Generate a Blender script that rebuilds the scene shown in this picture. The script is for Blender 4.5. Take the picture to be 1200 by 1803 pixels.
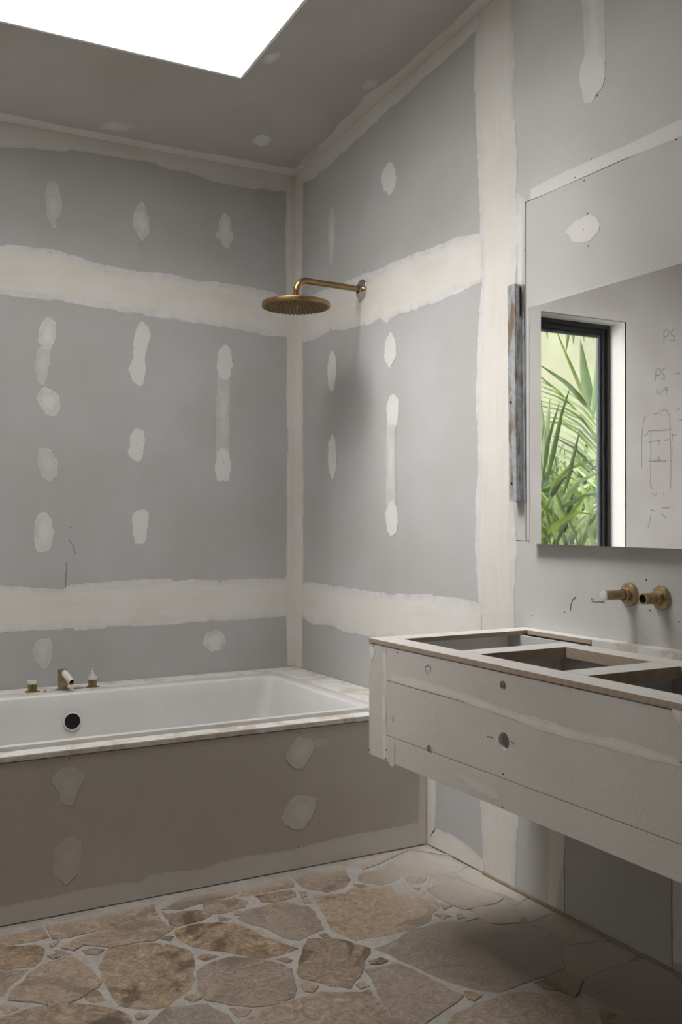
import bpy, bmesh, math, random
from mathutils import Vector, noise as mnoise
C = bpy.context.scene.collection
for o in list(bpy.data.objects): bpy.data.objects.remove(o)
scn = bpy.context.scene
# ------------------------------------------------------------------ camera
# x = 0 is the shower/vanity wall, y = 0 the wall behind the bath, z = 0 the floor
F = 1711.0; YAW = math.atan(945 / F); PIT = math.atan((913 - 901.5) / F)
CX, CY, CZ = -2.05, -4.1653, 1.2209
cam = bpy.data.cameras.new('camera'); camo = bpy.data.objects.new('camera', cam); C.objects.link(camo)
cam.sensor_fit = 'HORIZONTAL'; cam.sensor_width = 36; cam.lens = F / 1200 * 36; cam.clip_start = .02
camo.location = (CX, CY, CZ); camo.rotation_euler = (math.pi / 2 + PIT, 0, -YAW)
scn.camera = camo
# ------------------------------------------------------------------ sky, light, exposure
SKY = 12.2
w = bpy.data.worlds.new('overcast_sky'); scn.world = w; w.use_nodes = True
bg = w.node_tree.nodes['Background']; bg.inputs[0].default_value = (1.0, .962, .935, 1); bg.inputs[1].default_value = SKY
SX0, SX1, SY0, SY1 = -1.98, -.572, -2.00, -.70      # skylight opening
ZC, KC = 2.856, .0869                                # ceiling height at y=0 and its fall
def ceil(y): return ZC - KC * y
ZTOP = 3.74                               # glazing level
def portal(name, loc, rot, sx, sy):
    l = bpy.data.lights.new(name, 'AREA'); l.shape = 'RECTANGLE'; l.size = sx; l.size_y = sy
    l.cycles.is_portal = True
    o = bpy.data.objects.new(name, l); C.objects.link(o); o.location = loc; o.rotation_euler = rot
portal('skylight_portal', ((SX0 + SX1) / 2, (SY0 + SY1) / 2, ZTOP + .05), (0, 0, 0), SX1 - SX0 + .1, SY1 - SY0 + .1)
portal('window_portal', (-1.9, .22, 1.58), (-math.pi / 2, 0, 0), .66, 1.58)
sun = bpy.data.lights.new('hazy_sun', 'SUN'); sun.energy = 4.6; sun.angle = math.radians(24); sun.color = (1, .985, .98)
suno = bpy.data.objects.new('hazy_sun', sun); C.objects.link(suno); suno.location = (0, 0, 8)
suno.rotation_euler = Vector((1, .05, -1.6)).to_track_quat('-Z', 'Y').to_euler()
vs = scn.view_settings; vs.view_transform = 'Standard'; vs.look = 'None'; vs.gamma = 1; vs.use_curve_mapping = False
vs.exposure = 0.02
scn.cycles.max_bounces = 10; scn.cycles.diffuse_bounces = 6; scn.cycles.transparent_max_bounces = 24
scn.cycles.sample_clamp_indirect = 6; scn.cycles.caustics_reflective = False; scn.cycles.caustics_refractive = False

# ------------------------------------------------------------------ pixel -> point helpers (used once, to read sizes off)
def ray(px, py):
    x = (px - 600) / F; z = (901.5 - py) / F
    y2 = math.cos(PIT) - z * math.sin(PIT); z2 = math.sin(PIT) + z * math.cos(PIT)
    return x * math.cos(YAW) + y2 * math.sin(YAW), -x * math.sin(YAW) + y2 * math.cos(YAW), z2
def onx(px, py, x0=0):
    X, Y, Z = ray(px, py); t = (x0 - CX) / X; return Vector((x0, CY + Y * t, CZ + Z * t))
def ony(px, py, y0=0):
    X, Y, Z = ray(px, py); t = (y0 - CY) / Y; return Vector((CX + X * t, y0, CZ + Z * t))
def onz(px, py, z0=0):
    X, Y, Z = ray(px, py); t = (z0 - CZ) / Z; return Vector((CX + X * t, CY + Y * t, z0))
def onc(px, py):
    X, Y, Z = ray(px, py); t = (ZC - KC * CY - CZ) / (Z + KC * Y); return Vector((CX + X * t, CY + Y * t, CZ + Z * t))
MX = -.03                                            # mirror face
def virt(px, py, y0=0):
    p = ony(px, py, y0); return Vector((2 * MX - p.x, p.y, p.z))

# ------------------------------------------------------------------ materials
def new_mat(name):
    m = bpy.data.materials.new(name); m.use_nodes = True; nt = m.node_tree
    b = nt.nodes['Principled BSDF']; return m, nt, b
def N(nt, t, **k):
    n = nt.nodes.new(t)
    for a, v in k.items():
        if a == 'op': n.operation = v
        else: setattr(n, a, v)
    return n
def L(nt, a, b): nt.links.new(a, b)
def coords(nt, scale=(1, 1, 1), obj=False):
    if obj: src = N(nt, 'ShaderNodeTexCoord').outputs['Object']
    else: src = N(nt, 'ShaderNodeNewGeometry').outputs['Position']
    mp = N(nt, 'ShaderNodeMapping'); mp.inputs['Scale'].default_value = scale
    L(nt, src, mp.inputs['Vector']); return mp.outputs[0]
def noise_fac(nt, vec, scale, detail=4, rough=.6, dist=0):
    n = N(nt, 'ShaderNodeTexNoise'); n.inputs['Scale'].default_value = scale; n.inputs['Detail'].default_value = detail
    n.inputs['Roughness'].default_value = rough; n.inputs['Distortion'].default_value = dist
    L(nt, vec, n.inputs['Vector']); return n.outputs['Fac']
def ramp(nt, fac, stops):
    r = N(nt, 'ShaderNodeValToRGB'); cr = r.color_ramp
    while len(cr.elements) < len(stops): cr.elements.new(.5)
    for e, (p, c) in zip(cr.elements, stops):
        e.position = p; e.color = tuple(c) + (1,) if len(c) == 3 else c
    L(nt, fac, r.inputs[0]); return r.outputs[0]
def mixc(nt, fac, a, b, blend='MIX'):
    m = N(nt, 'ShaderNodeMix', data_type='RGBA', blend_type=blend)
    for s, v in ((m.inputs[0], fac), (m.inputs[6], a), (m.inputs[7], b)):
        if isinstance(v, (int, float)): s.default_value = v
        elif isinstance(v, tuple): s.default_value = v + (1,) if len(v) == 3 else v
        else: L(nt, v, s)
    return m.outputs[2]
def math_(nt, op, a, b=None, c=None):
    m = N(nt, 'ShaderNodeMath', op=op)
    for i, v in enumerate((a, b, c)):
        if v is None: continue
        if isinstance(v, (int, float)): m.inputs[i].default_value = v
        else: L(nt, v, m.inputs[i])
    return m.outputs[0]
def bump(nt, b, h, strength=.3, dist=.002):
    n = N(nt, 'ShaderNodeBump'); n.inputs['Strength'].default_value = strength; n.inputs['Distance'].default_value = dist
    L(nt, h, n.inputs['Height']); L(nt, n.outputs[0], b.inputs['Normal'])

def simple(name, col, rough=.6, metal=0, var=.08, scale=30, bmp=0, spec=None):
    m, nt, b = new_mat(name); v = coords(nt)
    f = noise_fac(nt, v, scale, 4)
    lo = tuple(c * (1 - var) for c in col); hi = tuple(min(1, c * (1 + var)) for c in col)
    L(nt, ramp(nt, f, [(.3, lo), (.7, hi)]), b.inputs['Base Color'])
    b.inputs['Roughness'].default_value = rough; b.inputs['Metallic'].default_value = metal
    if spec is not None: b.inputs['Specular IOR Level'].default_value = spec
    if bmp: bump(nt, b, f, bmp)
    return m

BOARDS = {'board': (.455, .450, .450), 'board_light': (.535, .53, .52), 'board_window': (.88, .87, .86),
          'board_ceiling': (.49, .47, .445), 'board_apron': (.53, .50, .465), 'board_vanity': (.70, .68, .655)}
def board_color(nt, key, var=.05):
    """paper-faced plasterboard: fine fibre mottling plus faint broad smudges"""
    col = BOARDS[key]; v = coords(nt)
    if key == 'board_vanity': var = .07
    fine = noise_fac(nt, v, 170, 3, .7); broad = noise_fac(nt, v, 2.3, 3, .5)
    a = ramp(nt, fine, [(.3, tuple(c * (1 - var) for c in col)), (.7, tuple(c * (1 + var) for c in col))])
    s_ = ramp(nt, broad, [(.30, (.93, .92, .90)), (.65, (1.04, 1.04, 1.05))])
    return mixc(nt, 1.0, a, s_, 'MULTIPLY'), fine
def board_mat(key):
    m, nt, b = new_mat(key); a, fine = board_color(nt, key)
    L(nt, a, b.inputs['Base Color']); b.inputs['Roughness'].default_value = .82
    b.inputs['Specular IOR Level'].default_value = .25
    bump(nt, b, fine, .12, .001); return m
def compound_mat(kind, base):
    """jointing compound over the board: torn outline, thin skim lets the board colour through ('edge' attribute = 0 at the rim)"""
    m, nt, b = new_mat('compound_' + kind + '_' + base); v = coords(nt); bc, fine = board_color(nt, base)
    at = N(nt, 'ShaderNodeAttribute', attribute_name='edge').outputs['Fac']
    uv = N(nt, 'ShaderNodeUVMap'); mp = N(nt, 'ShaderNodeMapping'); mp.inputs['Scale'].default_value = (2.2, 45, 1)
    L(nt, uv.outputs[0], mp.inputs[0])
    streak = noise_fac(nt, mp.outputs[0], 1, 4, .6); blot = noise_fac(nt, v, 16, 5, .65, .4); big = noise_fac(nt, v, 5, 3, .6)
    cream = ramp(nt, streak, [(.25, (.655, .605, .55)), (.65, (.69, .655, .615))])
    cream = mixc(nt, ramp(nt, big, [(.40, (0, 0, 0)), (.65, (.8, .8, .8))]), cream, (.70, .685, .67))
    pale = (.66, .655, .65) if kind != 'patch' else (.67, .665, .66)
    if kind == 'band':
        e = math_(nt, 'ADD', at, math_(nt, 'MULTIPLY', math_(nt, 'SUBTRACT', streak, .5), .5))
        skim = mixc(nt, ramp(nt, blot, [(.38, (.55,) * 3), (.62, (1, 1, 1))]), bc, pale)
        col = mixc(nt, ramp(nt, e, [(.04, (0, 0, 0)), (.42, (1, 1, 1))]), skim, cream)
    elif kind == 'patch':
        e = math_(nt, 'ADD', at, math_(nt, 'MULTIPLY', math_(nt, 'SUBTRACT', blot, .5), .8))
        col = mixc(nt, ramp(nt, e, [(.1, (0, 0, 0)), (.7, (1, 1, 1))]), pale, (.69, .67, .645))
    else:
        k = .68 if kind == 'thin' else .42
        f = ramp(nt, blot, [(.30, (k * .55,) * 3), (.68, (k * 1.25,) * 3)])
        ctr = ramp(nt, at, [(.45, (0, 0, 0)), (1, (.35 * k / .62,) * 3)])
        rim = ramp(nt, at, [(.03, (.22,) * 3), (.16, (0, 0, 0))])
        f = math_(nt, 'ADD', math_(nt, 'ADD', f, ctr), rim)
        col = mixc(nt, f, bc, (.69, .675, .655) if base != 'board_vanity' else (.85, .83, .79))
    L(nt, col, b.inputs['Base Color']); b.inputs['Roughness'].default_value = .78
    b.inputs['Specular IOR Level'].default_value = .25
    ea = math_(nt, 'ADD', at, math_(nt, 'MULTIPLY', math_(nt, 'SUBTRACT', blot, .5), .14))
    L(nt, math_(nt, 'GREATER_THAN', ea, .02), b.inputs['Alpha'])
    bump(nt, b, math_(nt, 'ADD', streak, fine), .12, .001)
    return m

M = {}
for k_ in BOARDS: M[k_] = board_mat(k_)
CM = {}
def film(kind, base):
    if (kind, base) not in CM: CM[(kind, base)] = compound_mat(kind, base)
    return CM[(kind, base)]
def base_of(parent, P):
    if parent.name == 'bath_surround': return 'board_apron'
    if parent.name == 'vanity_carcass': return 'board_vanity'
    if parent.name == 'ceiling': return 'board_ceiling'
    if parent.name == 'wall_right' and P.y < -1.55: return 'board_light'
    return 'board'
M['white'] = simple('white_plaster', (.82, .82, .82), .7, 0, .02, 8)
M['framing'] = simple('wall_core', (.30, .29, .28), .9)
M['acrylic'] = simple('bath_acrylic', (.66, .65, .64), .32, 0, .04, 6, 0)
M['black'] = simple('black_aluminium', (.018, .018, .018), .38, 0, .1, 20)
M['bead'] = simple('glazing_bead', (.10, .12, .15), .3, .3, .1, 20)
M['hole'] = simple('dark_hole', (.006, .006, .006), .9, 0, .1, 20)
M['pencil'] = simple('pencil_graphite', (.16, .15, .15), .7, 0, .2, 200)
M['pencil_light'] = simple('faint_pencil', (.50, .49, .48), .8, 0, .2, 200)
M['screw'] = simple('screw_head', (.10, .09, .085), .6, .3, .2, 100)
M['brass'] = simple('aged_brass', (.30, .205, .09), .3, 1, .22, 28, 0)
M['brass_dark'] = simple('dark_brass', (.20, .13, .06), .4, 1, .25, 60)
M['brass_rough'] = simple('rough_in_brass', (.42, .31, .18), .42, .85, .3, 60, .2)
M['chrome'] = simple('polished_flange', (.72, .68, .62), .1, 1, .05, 10)
M['chalk'] = simple('dusty_white_cap', (.70, .68, .65), .6, .1, .15, 60)
M['leafs'] = []
for nm, c in (('leaf_mid', (.06, .125, .022)), ('leaf_yellow', (.14, .20, .03)), ('leaf_pale', (.20, .27, .13)), ('leaf_dark', (.02, .045, .012))):
    m, nt, b = new_mat(nm); v = coords(nt, (1, 1, 1))
    f = noise_fac(nt, v, 14, 4)
    L(nt, ramp(nt, f, [(.3, tuple(x * .65 for x in c)), (.7, tuple(x * 1.35 for x in c))]), b.inputs['Base Color'])
    b.inputs['Roughness'].default_value = .5
    tr = N(nt, 'ShaderNodeBsdfTranslucent'); tr.inputs[0].default_value = (c[0] * 1.6, c[1] * 1.6, c[2], 1)
    ms = N(nt, 'ShaderNodeMixShader'); ms.inputs[0].default_value = .35
    L(nt, b.outputs[0], ms.inputs[1]); L(nt, tr.outputs[0], ms.inputs[2])
    L(nt, ms.outputs[0], nt.nodes['Material Output'].inputs[0]); M['leafs'].append(m)
M['garden_wall'] = simple('pale_garden_render', (.23, .245, .17), .9, 0, .12, 3)
M['soil'] = simple('garden_soil', (.05, .04, .025), .95, 0, .3, 20, .4)
M['render_ext'] = simple('boundary_wall_render', (.35, .34, .32), .9)
# glass: clear pane, light passes, Fresnel reflection
m, nt, b = new_mat('window_glass'); nt.nodes.remove(b)
g_ = N(nt, 'ShaderNodeNewGeometry'); dt = N(nt, 'ShaderNodeVectorMath', op='DOT_PRODUCT')
L(nt, g_.outputs['Incoming'], dt.inputs[0]); L(nt, g_.outputs['Normal'], dt.inputs[1])
om = math_(nt, 'SUBTRACT', 1, math_(nt, 'ABSOLUTE', dt.outputs['Value']))
fr = math_(nt, 'MULTIPLY_ADD', math_(nt, 'POWER', om, 5), .95, .04)
tp = N(nt, 'ShaderNodeBsdfTransparent'); tp.inputs[0].default_value = (.93, .94, .935, 1)
gl = N(nt, 'ShaderNodeBsdfGlossy'); gl.inputs['Roughness'].default_value = .02
ms = N(nt, 'ShaderNodeMixShader'); L(nt, fr, ms.inputs[0]); L(nt, tp.outputs[0], ms.inputs[1]); L(nt, gl.outputs[0], ms.inputs[2])
L(nt, ms.outputs[0], nt.nodes['Material Output'].inputs[0]); M['glass'] = m
m, nt, b = new_mat('mirror_silver'); b.inputs['Base Color'].default_value = (.955, .955, .95, 1); b.inputs['Metallic'].default_value = 1
b.inputs['Roughness'].default_value = .0
M['mirror'] = m
# galvanised steel with rust
m, nt, b = new_mat('galvanised_steel'); v = coords(nt)
f = noise_fac(nt, v, 45, 4, .6, .8); r_ = noise_fac(nt, coords(nt, (40, 40, 9)), 1, 4, .6)
base = ramp(nt, f, [(.3, (.36, .385, .41)), (.7, (.58, .61, .64))])
L(nt, mixc(nt, ramp(nt, r_, [(.48, (0, 0, 0)), (.62, (1, 1, 1))]), base, (.27, .20, .14)), b.inputs['Base Color'])
b.inputs['Metallic'].default_value = .35; b.inputs['Roughness'].default_value = .42; M['galv'] = m
# plywood top face / edge plies
m, nt, b = new_mat('plywood_dusty'); v = coords(nt, (9, 3, 9))
f = noise_fac(nt, v, 6, 5, .6, .6); g = noise_fac(nt, coords(nt), 26, 5, .65)
c = ramp(nt, f, [(.3, (.46, .39, .32)), (.6, (.60, .54, .48))])
L(nt, mixc(nt, ramp(nt, g, [(.2, (.3, .3, .3)), (.5, (.95, .95, .95))]), c, (.69, .665, .64)), b.inputs['Base Color'])
b.inputs['Roughness'].default_value = .8; bump(nt, b, g, .2, .001)
pm = b
geo = N(nt, 'ShaderNodeNewGeometry'); sep = N(nt, 'ShaderNodeSeparateXYZ'); L(nt, geo.outputs['True Normal'], sep.inputs[0])
up = math_(nt, 'GREATER_THAN', math_(nt, 'ABSOLUTE', sep.outputs[2]), .5)
wv = N(nt, 'ShaderNodeTexWave', bands_direction='Z'); wv.inputs['Scale'].default_value = 75; wv.inputs['Distortion'].default_value = .6
L(nt, coords(nt), wv.inputs['Vector'])
edge = mixc(nt, .35, ramp(nt, wv.outputs['Fac'], [(.3, (.27, .19, .12)), (.7, (.50, .39, .28))]), c)
topc = mixc(nt, ramp(nt, g, [(.2, (.3, .3, .3)), (.5, (.95, .95, .95))]), c, (.69, .665, .64))
L(nt, mixc(nt, up, edge, topc), b.inputs['Base Color']); M['ply'] = m
M['pine'] = simple('pine_strip', (.33, .26, .19), .7, 0, .2, 14)
# dusty bath ledge with mortar smears
m, nt, b = new_mat('dusty_ledge'); v = coords(nt)
f = noise_fac(nt, v, 9, 6, .7, .7); g = noise_fac(nt, v, 50, 4, .7)
c = ramp(nt, g, [(.3, (.60, .585, .565)), (.7, (.72, .71, .69))])
L(nt, mixc(nt, ramp(nt, f, [(.49, (0, 0, 0)), (.58, (.7, .7, .7))]), c, (.47, .39, .315)), b.inputs['Base Color'])
b.inputs['Roughness'].default_value = .75; bump(nt, b, f, .35, .002); M['ledge'] = m
# crazy-paving stone, three tones; fossil chips and veins
def stone_mat(name, lo, mid, hi, brown):
    m, nt, b = new_mat(name); v = coords(nt)
    n1 = noise_fac(nt, v, 5, 6, .62, 1.2); n2 = noise_fac(nt, v, 24, 8, .78, 2.4); n3 = noise_fac(nt, v, 110, 4, .7, .5)
    vo = N(nt, 'ShaderNodeTexVoronoi'); vo.inputs['Scale'].default_value = 60
    dv = N(nt, 'ShaderNodeVectorMath', op='ADD'); L(nt, v, dv.inputs[0])
    nc = N(nt, 'ShaderNodeTexNoise'); nc.inputs['Scale'].default_value = 22; L(nt, v, nc.inputs['Vector'])
    sc = N(nt, 'ShaderNodeVectorMath', op='SCALE'); sc.inputs[3].default_value = .08; L(nt, nc.outputs['Color'], sc.inputs[0])
    L(nt, sc.outputs[0], dv.inputs[1]); L(nt, dv.outputs[0], vo.inputs['Vector'])
    c = ramp(nt, n2, [(.35, lo), (.5, mid), (.65, hi)])
    c = mixc(nt, ramp(nt, n1, [(.52, (0, 0, 0)), (.62, (brown,) * 3)]), c, tuple(x * .55 for x in lo))
    chip = ramp(nt, vo.outputs['Distance'], [(.05, (1, 1, 1)), (.22, (0, 0, 0))])
    c = mixc(nt, math_(nt, 'MULTIPLY', chip, .35), c, tuple(min(1, x * 1.25) for x in hi))
    c = mixc(nt, .25, c, ramp(nt, n3, [(.3, (.2, .2, .2)), (.7, (.8, .8, .8))]), 'OVERLAY')
    oi = N(nt, 'ShaderNodeObjectInfo')
    c = mixc(nt, 1.0, c, ramp(nt, oi.outputs['Random'], [(0, (.84, .83, .83)), (.5, (1.0, 1.0, 1.0)), (1, (1.1, 1.04, .97))]), 'MULTIPLY')
    # plaster dust lying along the shower wall and the bath
    p = N(nt, 'ShaderNodeSeparateXYZ'); L(nt, v, p.inputs[0])
    dx = math_(nt, 'ABSOLUTE', p.outputs[0]); dy = math_(nt, 'ABSOLUTE', math_(nt, 'ADD', p.outputs[1], 1.13))
    d = math_(nt, 'MINIMUM', math_(nt, 'MULTIPLY', dx, .8), math_(nt, 'ADD', math_(nt, 'MULTIPLY', dy, 2.4), math_(nt, 'MULTIPLY', dx, .12)))
    d = math_(nt, 'ADD', d, math_(nt, 'MULTIPLY', math_(nt, 'SUBTRACT', n2, .5), .5))
    c = mixc(nt, ramp(nt, d, [(.0, (.75, .75, .75)), (.34, (0, 0, 0))]), c, (.56, .53, .495))
    L(nt, c, b.inputs['Base Color']); b.inputs['Roughness'].default_value = .62
    b.inputs['Specular IOR Level'].default_value = .3
    bump(nt, b, math_(nt, 'ADD', n2, math_(nt, 'MULTIPLY', n1, 1.2)), .55, .004); return m
M['stone'] = [stone_mat('limestone_beige', (.20, .155, .115), (.315, .25, .195), (.44, .365, .30), .5),
              stone_mat('limestone_brown', (.165, .12, .08), (.29, .22, .16), (.45, .36, .275), .8),
              stone_mat('limestone_grey', (.21, .17, .14), (.285, .235, .195), (.37, .31, .26), .25)]
m, nt, b = new_mat('mortar_grout'); v = coords(nt)
f = noise_fac(nt, v, 12, 5, .6); g = noise_fac(nt, v, 160, 3, .7)
c = ramp(nt, f, [(.3, (.33, .305, .28)), (.7, (.43, .405, .38))])
L(nt, mixc(nt, .3, c, ramp(nt, g, [(.3, (.2, .2, .2)), (.7, (.8, .8, .8))]), 'OVERLAY'), b.inputs['Base Color'])
b.inputs['Roughness'].default_value = .9; bump(nt, b, math_(nt, 'ADD', f, g), .4, .002); M['grout'] = m

# ------------------------------------------------------------------ object helpers
def link(name, me, mat, parent=None, smooth=False):
    o = bpy.data.objects.new(name, me); C.objects.link(o)
    if mat is not None: me.materials.append(mat)
    if parent is not None: o.parent = parent
    if smooth:
        for p in me.polygons: p.use_smooth = True
    return o
def from_bm(name, bm, mat, parent=None, smooth=False):
    bmesh.ops.recalc_face_normals(bm, faces=bm.faces[:])
    me = bpy.data.meshes.new(name); bm.to_mesh(me); bm.free()
    return link(name, me, mat, parent, smooth)
def thing(name, label, cat, group=None):
    o = bpy.data.objects.new(name, None); C.objects.link(o); o.empty_display_size = .05
    o['label'] = label; o['category'] = cat
    if group: o['group'] = group
    return o
def struct(o, label=None, cat=None):
    o['kind'] = 'structure'
    if label: o['label'] = label
    if cat: o['category'] = cat
    return o
def box_bm(bm, x0, x1, y0, y1, z0, z1, bev=0):
    r = bmesh.ops.create_cube(bm, size=1)
    for v in r['verts']:
        v.co = Vector(((x0 + x1) / 2 + v.co.x * (x1 - x0), (y0 + y1) / 2 + v.co.y * (y1 - y0), (z0 + z1) / 2 + v.co.z * (z1 - z0)))
    if bev:
        es = {e for v in r['verts'] for e in v.link_edges}
        bmesh.ops.bevel(bm, geom=list(es), offset=bev, segments=2, affect='EDGES')
def box(name, x0, x1, y0, y1, z0, z1, mat, parent=None, bev=0):
    bm = bmesh.new(); box_bm(bm, min(x0, x1), max(x0, x1), min(y0, y1), max(y0, y1), min(z0, z1), max(z0, z1), bev)
    return from_bm(name, bm, mat, parent)
def prism_bm(bm, pts, axis, a, b):
    """pts: 2-D outline in the two other axes (in xyz order)"""
    def P(u, v, t): return {'x': (t, u, v), 'y': (u, t, v), 'z': (u, v, t)}[axis]
    A = [bm.verts.new(P(u, v, a)) for u, v in pts]; B = [bm.verts.new(P(u, v, b)) for u, v in pts]
    bm.faces.new(A); bm.faces.new(B[::-1]); n = len(pts)
    for i in range(n): bm.faces.new((A[i], B[i], B[(i + 1) % n], A[(i + 1) % n]))
def prism(name, pts, axis, a, b, mat, parent=None):
    bm = bmesh.new(); prism_bm(bm, pts, axis, a, b); return from_bm(name, bm, mat, parent)
def cut(o, cutters):
    """real boolean cut, cutters are removed again"""
    bm = bmesh.new()
    for c in cutters:
        if c[0] == 'box': box_bm(bm, *c[1:])
        else:
            _, axis, p, r, ln = c
            res = bmesh.ops.create_cone(bm, cap_ends=True, segments=28, radius1=r, radius2=r, depth=ln)
            rot = {'x': (0, math.pi / 2, 0), 'y': (math.pi / 2, 0, 0), 'z': (0, 0, 0)}[axis]
            from mathutils import Euler
            R = Euler(rot).to_matrix()
            for v in res['verts']: v.co = R @ v.co + Vector(p)
    me = bpy.data.meshes.new('t'); bm.to_mesh(me); bm.free()
    co = bpy.data.objects.new('t', me); C.objects.link(co)
    md = o.modifiers.new('b', 'BOOLEAN'); md.operation = 'DIFFERENCE'; md.object = co; md.solver = 'EXACT'
    dg = bpy.context.evaluated_depsgraph_get()
    nm = bpy.data.meshes.new_from_object(o.evaluated_get(dg)); o.modifiers.clear(); o.data = nm
    bpy.data.objects.remove(co)
def tube_bm(bm, path, r, seg=16, cap=True, radii=None):
    path = [Vector(p) for p in path]; rings = []
    for i, p in enumerate(path):
        d = (path[min(i + 1, len(path) - 1)] - path[max(i - 1, 0)]).normalized()
        a = d.cross(Vector((0, 0, 1)))
        if a.length < .05: a = d.cross(Vector((0, 1, 0)))
        a.normalize(); c = d.cross(a).normalized(); rr = radii[i] if radii else r
        rings.append([bm.verts.new(p + a * math.cos(t) * rr + c * math.sin(t) * rr) for t in [2 * math.pi * k / seg for k in range(seg)]])
    for A, B in zip(rings, rings[1:]):
        for k in range(seg): bm.faces.new((A[k], A[(k + 1) % seg], B[(k + 1) % seg], B[k]))
    if cap: bm.faces.new(rings[0]); bm.faces.new(rings[-1][::-1])
def tube(name, path, r, mat, parent=None, seg=16, cap=True, radii=None):
    bm = bmesh.new(); tube_bm(bm, path, r, seg, cap, radii); o = from_bm(name, bm, mat, parent, True)
    autosmooth(o); return o
def lathe(name, prof, origin, axis, mat, parent=None, seg=40):
    """prof: (radius, along) pairs along the direction 'axis' from origin"""
    d = Vector(axis).normalized(); a = d.orthogonal().normalized(); c = d.cross(a); o0 = Vector(origin)
    bm = bmesh.new(); rings = []
    for r, t in prof:
        if r < 1e-5: rings.append([bm.verts.new(o0 + d * t)])
        else: rings.append([bm.verts.new(o0 + d * t + (a * math.cos(q) + c * math.sin(q)) * r) for q in [2 * math.pi * k / seg for k in range(seg)]])
    for A, B in zip(rings, rings[1:]):
        if len(A) == 1 and len(B) == 1: continue
        for k in range(seg):
            k2 = (k + 1) % seg
            if len(A) == 1: bm.faces.new((A[0], B[k], B[k2]))
            elif len(B) == 1: bm.faces.new((A[k], A[k2], B[0]))
            else: bm.faces.new((A[k], A[k2], B[k2], B[k]))
    o = from_bm(name, bm, mat, parent, True); autosmooth(o); return o
def autosmooth(o, ang=40):
    me = o.data; bm = bmesh.new(); bm.from_mesh(me)
    for e in bm.edges:
        if len(e.link_faces) == 2 and e.calc_face_angle(0) > math.radians(ang): e.smooth = False
    bm.to_mesh(me); bm.free()

rnd = random.Random(7)
# ------------------------------------------------------------------ compound films (bands, patches) laid on a surface
def resample(pts, step):
    out = []
    for a, b in zip(pts, pts[1:]):
        n = max(1, int((b - a).length / step)); out += [a.lerp(b, i / n) for i in range(n)]
    return out + [pts[-1]]
def along(pts, t):
    Ls = [(b - a).length for a, b in zip(pts, pts[1:])]; s = t * sum(Ls)
    for (a, b), l in zip(zip(pts, pts[1:]), Ls):
        if s <= l: return a.lerp(b, s / max(l, 1e-9))
        s -= l
    return pts[-1].copy()
def band(parent, top, bot, mapf, nrm, mat='band', jag=.006, off=.0004, name='joint_tape', soft=(1, 1), label=None, ends=(0, 0)):
    """strip between two traced edges; soft = which edges feather"""
    T = [mapf(*p) if len(p) == 2 else Vector(p) for p in top]; B = [mapf(*p) if len(p) == 2 else Vector(p) for p in bot]
    ln = sum((b - a).length for a, b in zip(T, T[1:])); n = max(4, int(ln / .012))
    V = (0, .06, .15, .3, .5, .7, .85, .94, 1); bm = bmesh.new()
    lay = bm.verts.layers.float.new('edge'); uvl = bm.loops.layers.uv.new('UVMap'); rows = []; sd = rnd.random() * 100
    for i in range(n + 1):
        t = i / n; a = along(T, t); b = along(B, t); d = (b - a); w_ = d.length; d = d / max(w_, 1e-6)
        def jn(k):
            u = t * ln; st = mnoise.cell(Vector((u * 7 + mnoise.noise(Vector((u * 3, sd, k))) * 2, sd, k))) - .5
            return mnoise.noise(Vector((u * 5, sd, k))) * jag * .5 + mnoise.noise(Vector((u * 45, sd, k + 3))) * jag * .16 + st * jag * .5
        ja = jn(0); jb = jn(9)
        if soft[0]: a = a + d * ja
        if soft[1]: b = b + d * jb
        row = []
        for v in V:
            vt = bm.verts.new(a.lerp(b, v) + Vector(nrm) * off)
            ea = v * 2 if soft[0] else 1; eb = (1 - v) * 2 if soft[1] else 1
            e = min(ea, eb, 1)
            if ends[0]: e = min(e, t * ln / .03)
            if ends[1]: e = min(e, (1 - t) * ln / .03)
            vt[lay] = e; row.append((vt, (t * ln, v * w_)))
        rows.append(row)
    for A, B2 in zip(rows, rows[1:]):
        for k in range(len(V) - 1):
            q = (A[k], A[k + 1], B2[k + 1], B2[k]); f = bm.faces.new([x[0] for x in q])
            for lp, x in zip(f.loops, q): lp[uvl].uv = x[1]
    me = bpy.data.meshes.new(name); bm.to_mesh(me); bm.free(); o = link(name, me, film(mat, base_of(parent, T[0].lerp(B[-1], .5))), parent)
    if label: o['label'] = label
    return o
NOFF = 0
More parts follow.
